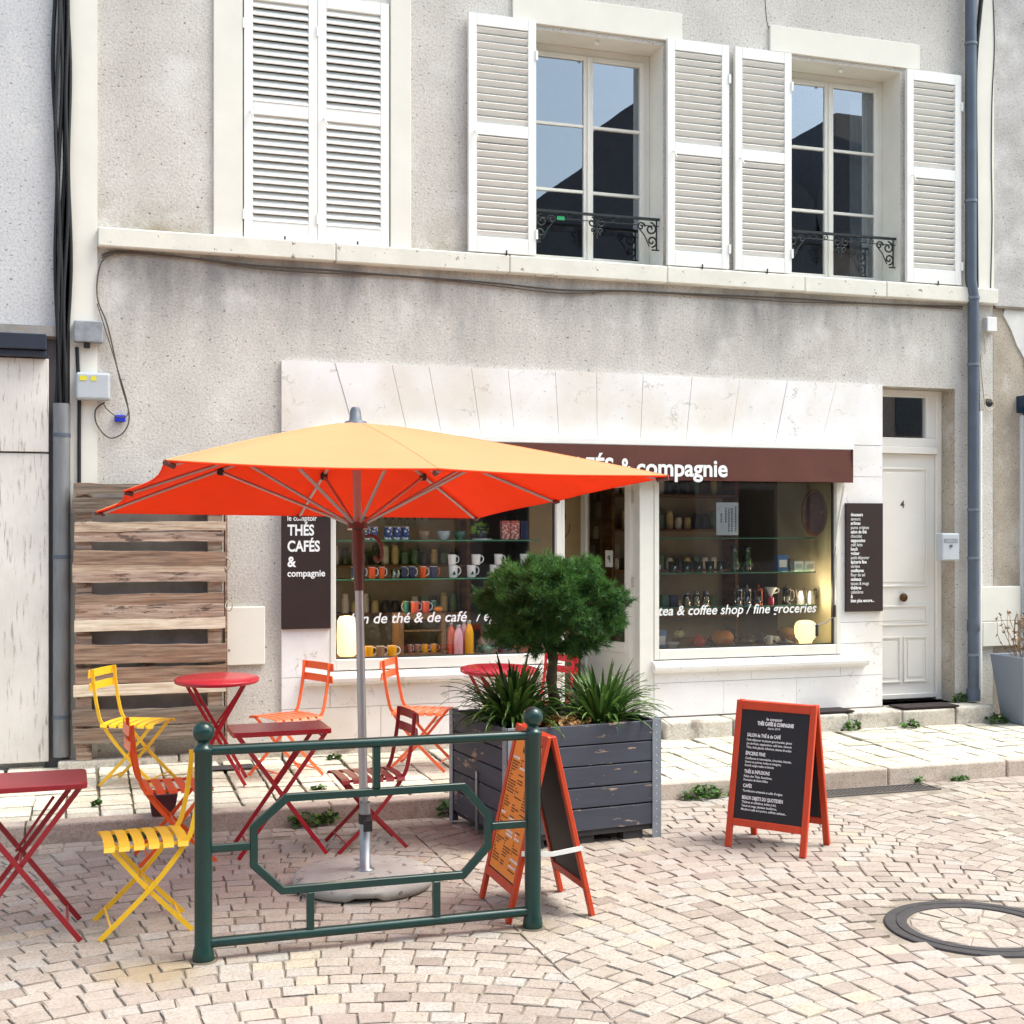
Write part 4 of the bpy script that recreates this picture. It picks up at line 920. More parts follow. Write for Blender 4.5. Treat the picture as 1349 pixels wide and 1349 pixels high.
# ------------------------------------------------------------------ tables
def table(label, loc, deg, m, top, group=None, tilt=0., hx=.2, hy=.125):
    t = thing('bistro_table', label, 'table', loc, 0, 'red metal folding tables', rot=(math.radians(tilt), 0, math.radians(deg)))
    if top == 'round':
        MB().lathe([(0, .632), (.252, .632), (.258, .636), (.258, .652), (.254, .656), (0, .654)], n=48).build('tabletop', m, t)
    else:
        a, b = top; r = .03; P = []
        for cx, cy, a0 in ((a-r, b-r, 0), (-a+r, b-r, 90), (-a+r, -b+r, 180), (a-r, -b+r, 270)):
            for k in range(5): an = math.radians(a0+k*22.5); P.append((cx+r*math.cos(an), cy+r*math.sin(an)))
        n = len(P); mb = MB(); vs = [(x, y, .628) for x, y in P]+[(x, y, .648) for x, y in P]+[(x*.985, y*.975, .653) for x, y in P]
        fs = [tuple(range(n))[::-1], tuple(range(2*n, 3*n))]+[(j*n+i, j*n+(i+1) % n, (j+1)*n+(i+1) % n, (j+1)*n+i) for i in range(n) for j in (0, 1)]
        mb.add(vs, fs).build('tabletop', m, t)
    for s in (-1, 1):
        for q, d in ((1, 0), (-1, .018)):
            y = s*(hy-d); MB().bar([(-q*hx, y, .632), (q*hx, y, .004)], .008, .021, (0, 1, 0)).build('leg', m, t)
    f = MB()
    for q, d in ((1, 0), (-1, .018)):
        f.tube([(q*hx*.78, -hy+d, .07), (q*hx*.78, hy-d, .07)], .006, 6); f.tube([(-q*hx*.93, -hy+d, .61), (-q*hx*.93, hy-d, .61)], .006, 6)
    f.tube([(0, -hy, .318), (0, hy, .318)], .006, 6); f.bar([(-.02, hy*.4, .34), (.13, hy*.4, .56)], .006, .012, (0, 1, 0))
    f.build('cross_bars', m, t)
table('small red rectangular folding table cut off by the left edge', (-.285, -3.33, 0), 1, REDD, (.262, .17), hx=.235, hy=.155)
table('red rectangular folding table behind the green barrier, beside the umbrella pole', (.93, -2.215, 0), 1, RED, (.255, .160), hx=.225, hy=.155)
table('red round folding table on the pavement near the pallets', (.735, -.86, PZ-.002), -8, RED, 'round', tilt=2.0, hx=.175, hy=.11)
table('red round folding table behind the planter grass, below the left shop window', (2.56, -.86, PZ-.002), 6, RED, 'round', tilt=2.0, hx=.175, hy=.11)

# ------------------------------------------------------------------ umbrella
U0 = (1.225, -3.03, 0)
ut = thing('parasol', 'large square orange parasol on a grey pole in a round concrete base', 'umbrella', U0)
cb = MB(); n = 56; prof = [(.0, 0), (.30, 0), (.322, .008), (.334, .03), (.33, .052), (.305, .068), (.2, .078), (.0, .082)]
cb.lathe(prof, (0, .03, 0), n)
cb.v = [(x, y, z if not (z < .04 and -2.0 < math.atan2(y-.03, x) < -1.55 and math.hypot(x, y-.03) > .2) else z+.018) for x, y, z in cb.v]
cb.build('base', CONC, ut)
MB().lathe([(.045, .078), (.045, .086), (.026, .09), (.026, .40)], n=18, cap=False).build('pole_socket', STEEL, ut)
kn = MB(); kn.tube([(0, -.02, .325), (0, -.06, .31)], .014, 8); kn.cbox((0, -.065, .30), (.04, .016, .05)); kn.tube([(0, 0, .30), (0, 0, .345)], .031, 14); kn.build('clamp_knob', DPLAS, ut)
TM = Matrix.Translation((0, 0, .10))@Matrix.Rotation(math.radians(-6.2), 4, 'X')@Matrix.Translation((0, 0, -.10))
def T(p): return TM@Vector(p)
MB().tube([T((0, 0, .38)), T((0, 0, 1.42))], .0205, 18).build('pole', ALU, ut)
MB().tube([T((0, 0, 1.40)), T((0, 0, 2.2))], .0205, 18).build('upper_pole', ALU, ut)
hubz = 1.70; apex = 2.215; rim = 1.855
hb = MB(); hb.tube([T((0, 0, 1.40)), T((0, 0, 1.5)), T((0, 0, 1.56)), T((0, 0, hubz))], [.024, .027, .032, .028], 16); hb.tube([T((0, 0, hubz)), T((0, 0, hubz+.03))], .052, 16)
hb.build('slider_hub', COPPER, ut)
ch = MB(); ch.tube(smooth([T(p) for p in ((.03, -.03, 1.66), (.07, -.04, 1.66), (.10, -.05, 1.62), (.105, -.05, 1.565), (.085, -.05, 1.54), (.068, -.05, 1.56))], 5), .009, 8); ch.build('crank_handle', COPPER, ut)
MB().tube([T((0, 0, apex-.01)), T((0, 0, apex+.012)), T((0, 0, apex+.02)), T((0, 0, apex+.07)), T((0, .0, apex+.085))], [.06, .055, .032, .026, .018], 16).build('finial', paint('blue_grey_cap', (88, 94, 104), .5), ut)
TC = TM@Matrix.Translation((0, 0, rim+.011))@Matrix.Rotation(math.radians(1.9), 4, 'X')@Matrix.Translation((0, 0, -rim))
def T(p): return TC@Vector(p)
RC = 1.55; corners = [math.radians(-38.6+90*k) for k in range(4)]
def rimpt(a_i, t_):       # a_i side index, t_ 0..1 from corner a_i to corner a_i+1, scalloped between rib ends
    A = Vector((RC*math.cos(corners[a_i]), RC*math.sin(corners[a_i]), 0)); B_ = corners[(a_i+1) % 4]; B_ = Vector((RC*math.cos(B_), RC*math.sin(B_), 0))
    p = A.lerp(B_, t_); tt = (t_*2) % 1.; sc_ = 1-.045*math.sin(math.pi*tt) if 0 < t_ < 1 else 1
    bow = 1.0 + (.0 if t_ in (0, 1) else .0)
    return p*sc_*bow
cp = MB(); NR, NS = 9, 16; vs = []; idx = {}
for s in range(4):
    for j in range(NS):
        t_ = j/NS; P = rimpt(s, t_); tt = (t_*2) % 1.
        for r_ in range(1, NR+1):
            q = r_/NR; fall = apex-(apex-rim)*(q**1.13); sag = -.012*math.sin(math.pi*tt)*q*(1.35-q)
            zc = fall+sag
            idx[(s*NS+j, r_)] = len(vs); vs.append((P.x*q, P.y*q, zc))
c0 = len(vs); vs.append((0, 0, apex)); M_ = 4*NS; fs = []
for i in range(M_):
    i2 = (i+1) % M_; fs.append((c0, idx[(i, 1)], idx[(i2, 1)]))
    for r_ in range(1, NR): fs.append((idx[(i, r_)], idx[(i, r_+1)], idx[(i2, r_+1)], idx[(i2, r_)]))
cp.sm = True
cp.add([T(v) for v in vs], fs); co = cp.build('canopy', CANOPY, ut)
ln = MB(); ln.sm = True; ln.add([T((x*.998, y*.998, z-.006)) for x, y, z in vs], fs); ln.build('canopy_underside', BACKLIT, ut)  # underside of the one cloth, coloured as if lit through
hm = MB(); hm.tube([T((vs[idx[(i, NR)]][0], vs[idx[(i, NR)]][1], vs[idx[(i, NR)]][2]-.003)) for i in range(M_)], .005, 5, closed=True); hm.build('hem', BACKLIT, ut)
sm_ = MB()
for k in range(8):
    i = k*(NS//2); sm_.tube([T(Vector(vs[idx[(i, r_)]])+Vector((0, 0, .0002))) for r_ in range(1, NR+1)], .0022, 4)
sm_.build('canopy_seam', paint('seam_thread_tape', (232, 156, 98), .9), ut)
for k in range(8):
    s, t_ = k//2, (k % 2)*.5; P = rimpt(s, t_) if t_ else rimpt(s, 0); drop = 0
    rb = MB(); e = .985
    pts = [T((P.x*q, P.y*q, apex-(apex-rim)*(q**1.13)-drop*q*q-.022)) for q in (.02, .25, .5, .75, e)]
    rb.tube(pts, .0085, 6); ro = rb.build('rib', ALU, ut)
    m_ = .52 if t_ else .5; q = Vector((P.x*m_, P.y*m_, apex-(apex-rim)*m_**1.13-.03))
    d = Vector((P.x, P.y, 0)).normalized()*.04
    sb = MB(); sb.tube([T((d.x, d.y, hubz+.015)), T(q)], .0085, 6); sb.build('strut', ALU, ro)
    jb = MB(); jb.cbox(T(q), (.035, .035, .04)); jb.build('rib_joint', DPLAS, ro, bevel=.006)
    tp = MB(); tp.tube([T((P.x*.965, P.y*.965, rim-drop-.016)), T((P.x*1.0, P.y*1.0, rim-drop-.008))], .012, 8); tp.build('rib_tip', COPPER, ro)

# ------------------------------------------------------------------ green barrier
bt = thing('street_barrier', 'dark green metal street barrier with ball topped posts and octagonal frame', 'barrier', (1.093, -3.875, 0))
hw = .681
for s in (-1, 1):
    p = MB().lathe([(.041, 0), (.043, .02), (.039, .045), (.0345, .06), (.0345, .815), (.040, .82), (.040, .832), (.033, .838), (.024, .85), (.024, .858)], (s*hw, 0, 0), 24)
    o = p.build('post', GREEN, bt)
    R_ = .043; MB().lathe([(R_*math.cos(a), .895+R_*math.sin(a)) for a in [math.radians(-66+i*12) for i in range(13)]]+[(0, .895+R_)], (s*hw, 0, 0), 24).build('ball_finial', GREEN, o)
    MB().lathe([(.055, .0), (.052, .004), (.037, .004)], (s*hw, 0, 0), 20, cap=False).build('foot_joint', paint('dirty_grout', (104, 92, 78), .9, var=.3), o)
MB().tube([(-hw+.028, 0, .822), (hw-.028, 0, .818)], .0205, 14).build('rail', GREEN, bt)
MB().tube([(-hw+.028, 0, .068), (hw-.028, 0, .072)], .0205, 14).build('rail', GREEN, bt)
ox = 1.093; O = [(x-ox, z) for x, z in ((.737, .618), (1.467, .618), (1.575, .492), (1.575, .362), (1.467, .250), (.718, .250), (.606, .36), (.606, .508))]
mb = MB(); n = len(O); cxo = sum(p[0] for p in O)/n; czo = sum(p[1] for p in O)/n
inn = []
for i in range(n):
    a, b, c = Vector(O[i-1]), Vector(O[i]), Vector(O[(i+1) % n]); d1 = (b-a).normalized(); d2 = (c-b).normalized(); n1 = Vector((d1.y, -d1.x)); n2 = Vector((d2.y, -d2.x)); bis = (n1+n2).normalized(); k = .0155/max(.3, bis.dot(n1)); inn.append((b+bis*k, b-bis*k))
vs = []
for i in range(n):
    for (x, z), y in ((inn[i][0], -.013), (inn[i][1], -.013), (inn[i][1], .013), (inn[i][0], .013)): vs.append((x, y, z))
mb.add(vs, [(4*i+k, 4*i+(k+1) % 4, 4*((i+1) % n)+(k+1) % 4, 4*((i+1) % n)+k) for i in range(n) for k in range(4)])
mb.build('octagon_frame', GREEN, bt, bevel=.003)
e = .0148
for bb in ((1.10-ox-e, 1.10-ox+e, .6335, .803), (.83-ox-e, .83-ox+e, .085, .2345), (1.352-ox-e, 1.352-ox+e, .085, .2345), (-hw+.03, .5905-ox, .437-e, .437+e), (1.5905-ox, hw-.03, .444-e, .444+e)):
    MB().box(bb[0], bb[1], -e, e, bb[2], bb[3]).build('connecting_bar', GREEN, bt, bevel=.002)

# ------------------------------------------------------------------ planter
PA = math.radians(6); PC = (2.472, -2.184)
pt = thing('planter_box', 'large slate blue plank planter box with steel corners', 'planter', (PC[0], PC[1], 0), PA)
hx, hy, ph = .46, .41, .655
mb = MB(); zz = .075; hs_ = [.122, .112, .115, .112, .113]
for h in hs_:
    for sx in (-1, 1):
        mb.box(sx*hx-.014, sx*hx+.014, -hy+.012, hy-.012, zz, zz+h-.006) if 0 else None
    mb.box(-hx, hx, -hy-.001*random.random(), -hy+.024, zz, zz+h-.007+random.uniform(-.001, .001)); mb.box(-hx, hx, hy-.024, hy, zz, zz+h-.007)
    mb.box(-hx-random.random()*.002, -hx+.024, -hy+.0245, hy-.0245, zz, zz+h-.007); mb.box(hx-.024, hx, -hy+.0245, hy-.0245, zz, zz+h-.007); zz += h
mb.build('planks', SLATE, pt, bevel=.003)
mb = MB(); mb.box(-hx+.03, hx-.03, -hy+.03, hy-.03, .08, .60); mb.build('soil', SOIL, pt)
for sx in (-1, 1):
    for sy in (-1, 1):
        mb = MB(); x = sx*hx; y = sy*hy; w_ = .052; th = .004
        mb.box(min(x, x-sx*w_)+0, max(x, x-sx*w_), min(y, y+sy*th)+sy*.002, max(y, y+sy*th)+sy*.002, .0, ph-.003); mb.box(min(x, x+sx*th)+sx*.003, max(x, x+sx*th)+sx*.003, min(y, y-sy*w_), max(y, y-sy*w_), .0, ph-.003)
        o = mb.build('corner_post', paint('pale_galvanised', (136, 144, 154), .5, .2, var=.15, scale=16, bump=.05), pt, bevel=.001)
        rv = MB()
        for k in range(15):
            zc = .03+k*.042
            rv.lathe([(.0, -.0), (.0085, -.001), (.0075, -.005), (0, -.005)], n=8, M=Matrix.Translation((x-sx*.026, y+sy*.0065, zc))@Matrix.Rotation(-sy*math.pi/2, 4, 'X'))
            rv.lathe([(.0, -.0), (.0085, -.001), (.0075, -.005), (0, -.005)], n=8, M=Matrix.Translation((x+sx*.0075, y-sy*.026, zc))@Matrix.Rotation(sx*math.pi/2, 4, 'Y'))
        rv.build('rivets', paint('bright_rivet', (190, 194, 198), .4, .3), o)
mb = MB(); mb.box(-hx-.012, -hx-.004, -.02, .0, .02, .36); mb.build('strap', STEEL, pt)
mb = MB(); mb.box(-hx+.02, hx-.02, -hy+.01, hy-.01, .045, .073)
for x in (-.3, 0, .3): mb.box(x-.06, x+.06, -hy+.02, -hy+.09, .0, .0447); mb.box(x-.06, x+.06, hy-.09, hy-.02, .0, .0447); mb.box(x-.06, x+.06, -.05, .05, 0, .0447)
mb.build('pallet_foot', paint('dark_foot_wood', (52, 50, 52), .8, var=.3), pt)

# ------------------------------------------------------------------ plants
def leaf_tri(mb, p, d, L, w):
    d = d.normalized(); s_ = d.cross(Vector((random.gauss(0, 1), random.gauss(0, 1), random.gauss(0, 1)))).normalized()*w
    mb.add([p-s_, p+s_, p+d*L], [(0, 1, 2)])
tt = thing('pine_tree', 'small round headed pine standard growing from the middle of the planter', 'tree', (2.46, -2.215, .60))
tr_ = MB(); trunk = smooth([(.0, 0, 0), (.012, 0, .12), (-.006, .0, .24), (.004, 0, .36), (-.012, 0, .46), (-.01, 0, .56)], 5)
tr_.tube(trunk, [.034-.012*i/len(trunk)+.003*math.sin(i*1.3) for i in range(len(trunk))], 10)
cen = Vector((.005, 0, .665)); rad = Vector((.365, .35, .215)); tips = []
lobes = []
while len(lobes) < 40:
    a = random.uniform(0, 2*math.pi); u = random.uniform(-.95, 1); r_ = math.sqrt(1-u*u); d = Vector((r_*math.cos(a), r_*math.sin(a), u))
    if all((d-e[0]).length > .42 for e in lobes) or random.random() < .03: lobes.append((d, random.uniform(.62, .86)))
for d, k in lobes:
    c = cen+Vector((d.x*rad.x*k, d.y*rad.y*k, d.z*rad.z*k)); lr = random.uniform(.085, .13)
    for j in range(12):
        e = (d*.7+Vector((random.gauss(0, .6), random.gauss(0, .6), random.gauss(0, .6)))).normalized()
        tips.append((c+Vector((e.x, e.y, e.z*.75))*lr*random.uniform(.5, 1), (e+d*.6).normalized(), k))
for j in range(60): tips.append((cen+Vector((random.gauss(0, .13), random.gauss(0, .12), random.gauss(0, .08))), Vector((random.gauss(0, 1), random.gauss(0, 1), 1)).normalized(), .3))
for p, d, k in tips[::7]: tr_.tube(smooth([(-.01, 0, .5+random.uniform(-.1, .05)), cen.lerp(p, .45)+Vector((0, 0, -.03)), p], 3), [.009]*3+[.006]*3+[.003], 5)
tr_.build('trunk', BARK, tt)
cr = MB()
for p, d, k in tips:
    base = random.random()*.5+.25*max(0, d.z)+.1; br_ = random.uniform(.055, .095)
    for j in range(5):
        q = p+Vector((random.gauss(0, .25), random.gauss(0, .25), random.gauss(0, .2)))*br_
        ax = (Vector((d.x, d.y, d.z+.45)).normalized()+Vector((random.gauss(0, .35), random.gauss(0, .35), random.gauss(0, .3)))).normalized()
        for m_ in range(46):
            f = random.random(); s_ = q+ax*(f*.06); dd = (ax*random.uniform(.3, 1.2)+Vector((random.gauss(0, .6), random.gauss(0, .6), random.gauss(0, .6))))
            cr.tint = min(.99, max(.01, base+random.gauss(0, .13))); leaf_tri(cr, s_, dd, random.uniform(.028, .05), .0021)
cr.build('crown', PINE, tt)

def strap_clump(label, loc, n, L, spread, name='strap_leaf_plant'):
    mb = MB()
    for i in range(n):
        a = random.uniform(0, 2*math.pi); r0 = random.uniform(0, .07); el = random.uniform(.35, 1.35); l = L*random.uniform(.65, 1.1)
        p = Vector((r0*math.cos(a), r0*math.sin(a), 0)); d = Vector((math.cos(a)*math.cos(el), math.sin(a)*math.cos(el), math.sin(el)))
        side = Vector((-math.sin(a), math.cos(a), 0)); w_ = random.uniform(.009, .015); vs = []; N = 9
        droop = random.uniform(.5, 1.5)*spread
        for k in range(N+1):
            t_ = k/N; ww = w_*(1-t_**4)*(.7+.3*min(1, t_*4)); vs += [p-side*ww, p+Vector((0, 0, -.003)), p+side*ww]
            p = p+d*(l/N); d = (d+Vector((0, 0, -droop*.16*t_*1.6))).normalized()
        mb.tint = min(.99, max(0, random.gauss(.35, .25))); mb.add(vs, [(3*k+j, 3*k+j+1, 3*k+j+4, 3*k+j+3) for k in range(N) for j in (0, 1)])
    return tag(mb.build(name, STRAP), label, 'plant', loc=loc)
strap_clump('dark arching strap leaved plant on the left side of the planter', (2.20, -2.30, .60), 300, .41, 1.7)
strap_clump('bright upright strap leaved plant on the right side of the planter', (2.71, -2.33, .60), 220, .36, 1.2)
strap_clump('small strap leaved tuft behind the trunk at the right of the planter', (2.80, -2.06, .60), 50, .32, 1.1)
def leafy(label, loc, n, R_, h, m, size, name='leafy_plant', ry=None):
    mb = MB(); ry = ry or R_
    for i in range(n):
        a = random.uniform(0, 2*math.pi); r_ = math.sqrt(random.random()); p = Vector((R_*r_*math.cos(a), ry*r_*math.sin(a), random.uniform(.1, 1)*h*(1-.5*r_)))
        nrm = Vector((random.gauss(0, .5), random.gauss(0, .5), 1)).normalized(); u = nrm.cross(Vector((random.gauss(0, 1), random.gauss(0, 1), 0))).normalized(); v = nrm.cross(u); s_ = size*random.uniform(.6, 1.2)
        K = 7; vs = [p]+[p+(u*math.cos(q)+v*math.sin(q))*s_*(1 if j % 2 else .72)+nrm*(s_*.25*(1 if j % 2 else -.2)) for j, q in enumerate([2*math.pi*j/K for j in range(K)])]
        mb.tint = random.random()*.99; mb.add(vs, [(0, j+1, (j+1) % K+1) for j in range(K)])
    return tag(mb.build(name, m), label, 'plant', loc=loc)
leafy('low rust brown leafed plant at the front of the planter', (2.36, -2.50, .60), 170, .20, .10, RUST, .024, ry=.09)
leafy('low rust brown leafed plant beside the foot of the trunk', (2.50, -2.42, .60), 120, .12, .09, RUST, .02, ry=.1)
WG = 'weeds growing in the joints'
for lb, (px_, py_), z, n, R_, h in (('weed tuft at the kerb foot below the front left table edge', (185, 1100), 0, 40, .10, .05), ('long leafed weed at the kerb foot between the red table legs', (400, 1085), 0, 60, .10, .08),
        ('weed tuft at the kerb foot behind the octagon frame', (428, 1082), 0, 40, .06, .09), ('weed tuft at the wall foot behind the umbrella pole', (482, 968), .13, 60, .07, .10),
        ('weed patch at the kerb foot right of the planter', (908, 1043), 0, 130, .15, .07), ('small weed at the kerb behind the right blackboard', (950, 1040), 0, 40, .05, .07), ('tiny weed on the kerb above the drain grate', (1195, 1026), 0, 16, .04, .04),
        ('small weed on the kerb right of the drain grate', (1240, 1020), 0, 26, .07, .03), ('weed at the foot of the step below door 4', (1105, 958), .13, 50, .09, .08), ('weed at the foot of the step under the doormat', (1178, 953), .13, 40, .09, .06),
        ('weed at the right end of the step foot', (1305, 950), .13, 46, .10, .07), ('weed at the foot of the drainpipe', (1264, 926), .26, 50, .09, .09), ('weed beside the door corner on top of the step', (1150, 928), .26, 14, .05, .04), ('weeds on the pavement between orange chair and wall', (440, 1000), .125, 26, .05, .04), ('grass tuft in the pavement joints in front of the pallets', (128, 1060), .115, 26, .03, .03), ('weed tuft against the kerb left of the small maroon pot', (160, 1102), 0, 30, .07, .05), ('grass in the pavement joint behind the octagon frame', (420, 1040), .11, 24, .04, .03), ('weed tuft at the left foot of the planter', (588, 1075), 0, 40, .05, .09)):
    x, y = GP(px_, py_, z); y = min(y, -1.685) if z == 0 else y; y = min(y, -.31) if (z == .13 and px_ > 1000) else y; leafy(lb, (x, y, z-.004), n, R_, h*1.3, WEEDM, .020, 'weed', ry=R_*.4)['group'] = WG

# grey pot with dry plant
x, y = GP(1352, 951, .13)
t = thing('tall_planter', 'tall tapered grey planter pot at the right edge', 'planter', (x, y, .125))
mb = MB(); vs = []
for r_, z in ((.135, 0), (.20, .55), (.18, .55), (.17, .50)):
    for sx, sy in ((-1, -1), (1, -1), (1, 1), (-1, 1)): vs.append((sx*r_, sy*r_, z))
mb.add(vs, [(4*i+k, 4*i+(k+1) % 4, 4*i+4+(k+1) % 4, 4*i+4+k) for i in range(3) for k in range(4)]+[(3, 2, 1, 0)]); mb.build('pot_body', GREY2, t, bevel=.006)
MB().box(-.169, .169, -.169, .169, .47, .50).build('soil', SOIL, t)
mb = MB()
for i in range(26):
    a = random.uniform(0, 6.28); p = Vector((random.gauss(0, .05), random.gauss(0, .05), 0)); P = [p]; d = Vector((math.cos(a)*.3, math.sin(a)*.3, 1))
    for k in range(6): d = (d+Vector((random.gauss(0, .25), random.gauss(0, .25), .1))).normalized(); P.append(P[-1]+d*.07*random.uniform(.7, 1.2))
    mb.tint = random.random()*.9; mb.tube(P, [.003]*6+[.0015], 4)
    for k in range(10): leaf_tri(mb, P[random.randint(2, 6)], Vector((random.gauss(0, 1), random.gauss(0, 1), random.gauss(0, 1))), .035, .008)
tag(mb.build('dry_plant', DRY), 'dry brown twiggy plant in the tall grey pot', 'plant', loc=(x, y, .625))

# small square pot on the kerb
x, y = GP(216, 1092, .05)
t = thing('flower_pot', 'small square dark maroon pot standing on the kerb behind the yellow chair', 'flower pot', (x, -1.60, .106))
mb = MB(); vs = []
for r_, z in ((.06, 0), (.078, .12), (.07, .12), (.068, .10)):
    for sx, sy in ((-1, -1), (1, -1), (1, 1), (-1, 1)): vs.append((sx*r_, sy*r_, z))
mb.add(vs, [(4*i+k, 4*i+(k+1) % 4, 4*i+4+(k+1) % 4, 4*i+4+k) for i in range(3) for k in range(4)]+[(3, 2, 1, 0)]); mb.build('pot_body', paint('maroon_pot', (84, 40, 44), .5, var=.15), t, bevel=.003)
MB().box(-.067, .067, -.067, .067, .08, .10).build('soil', SOIL, t)

# ------------------------------------------------------------------ A boards
def aboard(label, loc, deg, w_, spread, h, faces, arm):
    t = thing('sandwich_board', label, 'sign board', loc, math.radians(deg))
    for s in (-1, 1):                                        # -1 = front panel
        ang = math.atan2(spread/2-.01, h); L = math.hypot(spread/2-.01, h)
        # panel frame: x across, z up the panel, hinged at the top
        M = Matrix.Translation((0, 0, h))@Matrix.Rotation(-s*-ang if 0 else s*ang, 4, 'X')@Matrix.Translation((0, s*.010, -L))
        st = .034; leg = .115; mb = MB(); a = w_/2
        mb.box(-a, -a+st, -.011, .011, 0, L, M).box(a-st, a, -.011, .011, 0, L, M); mb.box(-a+st, a-st, -.0105, .0105, leg, leg+.038, M).box(-a+st, a-st, -.0105, .0105, L-.05, L-.003, M)
        o = mb.build('frame', FRAMEO, t, bevel=.003)
        bd = MB(); bd.box(-a+st, a-st, -.004, .004, leg+.038, L-.05, M); bo = bd.build('chalkboard' , SLATEB, o)
        if s == -1 and faces == 'menu':
            q = MB(); q.box(-a+st+.006, a-st-.006, -.0065, -.0045, leg+.046, L-.058, M); q.build('menu_sheet', MENU, o)
            W_ = 2*(a-st-.006); q = MB(); q2 = MB()
            text(q, 'MENU', -.055, L-.115, .04, M=M, bold=.02, y=-.008)
            for c in range(3):
                x0 = -W_/2+.014+c*W_/3; z = L-.15
                while z > leg+.075:
                    tgt = q2 if random.random() < .13 else q; big = tgt is q2
                    if random.random() < .1: z -= .012; continue
                    x = x0
                    while x < x0+W_/3-.03:
                        l = random.uniform(.008, .022); tgt.add([M@Vector(v) for v in ((x, -.0078, z), (x+l, -.0078, z), (x+l, -.0078, z+(.010 if big else .0055)), (x, -.0078, z+(.010 if big else .0055)))], [(0, 1, 2, 3)]); x += l+.003
                        if random.random() < .18: break
                    z -= .016 if big else .0125
            q.build('menu_print', INK, o); q2.build('menu_headings', LETTER, o)
        if s == -1 and faces == 'text':
            q = MB(); z0 = L-.05; A = -a+st
            def ln_(b, dx, dz_, size, bold, wd): text(q, b, A+dx, z0-dz_, size, M=M, bold=bold, width=wd, y=-.0065)
            W_ = w_-2*st
            ln_('le comptoir', .145, .050, .022, .03, .09); ln_('THÉS CAFÉS & COMPAGNIE', .095, .077, .027, .05, .205); ln_('depuis 2014', .155, .096, .016, .01, .07)
            rows = [('SALON de THÉ & de CAFÉ', 1, .190, .142), ('Petit-déjeuner et pauses gourmandes, glaces', 0, .255, .164), ('Jus de fruits, cappuccinos, café latte, viennois', 0, .255, .184), ('Thés, thés glacés, infusions, tisanes & sodas', 0, .255, .204),
                    ('ÉPICERIE FINE', 1, .112, .240), ('Confitures et marmelades, chocolats, biscuits,', 0, .26, .262), ('Sauces et poivres, huiles et vinaigres,', 0, .205, .281), ('Scotch single malts et blends', 0, .165, .300),
                    ('THÉS & INFUSIONS', 1, .145, .336), ('Palais des Thés, Sensitives,', 0, .16, .357), ('Domaine de Saint-Gilles', 0, .138, .376),
                    ('CAFÉS', 1, .05, .411), ('Torréfaction artisanale et cafés d\'origine', 0, .225, .434),
                    ('BEAUX OBJETS DU QUOTIDIEN', 1, .230, .473), ('Théières et cafetières, boîtes à thé,', 0, .195, .493), ('Tasses et mugs, plateaux, bouilloires,', 0, .20, .512), ('Moulins à café et à poivre, coffrets cadeaux...', 0, .255, .531)]
            for b, big, wd, dz_ in rows: ln_(b, .042, dz_*1.0, .026 if big else .0165, .032 if big else .02, wd)
            q.build('lettering', LETTER, o)
    if arm:
        hz = .30; yy = (spread/2)*(1-hz/h); q = MB(); q.bar([(w_/2+.006, -yy-.02, hz), (w_/2+.006, 0, hz-.012), (w_/2+.006, yy+.02, hz+.004)], .006, .02, (1, 0, 0)); q.build('stay_arm', WHITE, t)
aboard('orange framed blackboard sign with white lettering standing alone on the right', (3.478, -2.935, 0), -52.5, .452, .34, .765, 'text', False)
aboard('orange framed folding board with an orange menu sheet behind the right barrier post', (1.885, -3.59, 0), -90, .43, .385, .79, 'menu', True)

# ------------------------------------------------------------------ window display
def P3(px_, py_, Y): a = WP(px_, py_, Y); return (a[0], Y, a[1])
def mug(px0, px1, py0, py1, Y, m, label, handle=1, group=None, mi=None, cat='mug', zfix=None, taper=.93):
    a, _ = WP(px0, py1, Y); b, z0 = WP(px1, py1, Y); z1 = WP(px1, py0, Y)[1]
    if zfix is not None: z1 += zfix-z0; z0 = zfix
    r_ = (b-a)/2*.96; h = z1-z0; t = thing('mug', label, cat, ((a+b)/2, Y, z0), 0, group)
    n = 20; MB().lathe([(0, 0), (r_*taper*.9, 0), (r_*taper, h*.06), (r_, h*.95), (r_, h), (r_*.88, h), (r_*.85, h*.15), (0, h*.12)], n=n).build('cup', [m], t)
    MB().lathe([(r_*.9, h*1.0), (r_*1.004, h*1.0), (r_*1.004, h*.97)], n=n, cap=False).build('rim', LETTER, t)
    if handle:
        s = handle; hp = [(s*r_*.9, 0, h*.82), (s*r_*1.35, 0, h*.85), (s*r_*1.72, 0, h*.6), (s*r_*1.5, 0, h*.3), (s*r_*.9, 0, h*.2)]
        MB().tube(smooth(hp, 4), r_*.13, 7).build('handle', mi or LETTER, t)
    return t
CER = lambda n_, c: paint(n_+'_glaze', c, .25, var=.03, bump=0)
MY, MO, MC, MT, MN, MBR, MW = CER('yellow', (238, 172, 24)), CER('orange', (226, 84, 36)), CER('coral', (226, 96, 72)), CER('teal', (62, 138, 120)), CER('navy', (40, 50, 84)), CER('brown', (150, 118, 92)), CER('white', (228, 232, 230))
zL = [WP(560, y_, .3)[1] for y_ in (711, 761)]; zR = [WP(980, y_, .3)[1] for y_ in (708, 753, 797)]; ZFL = .7605
lamp_m = paint('lit_lamp_glass', (255, 236, 190), .4, emit=((255, 222, 150), .75), var=.02, bump=0)
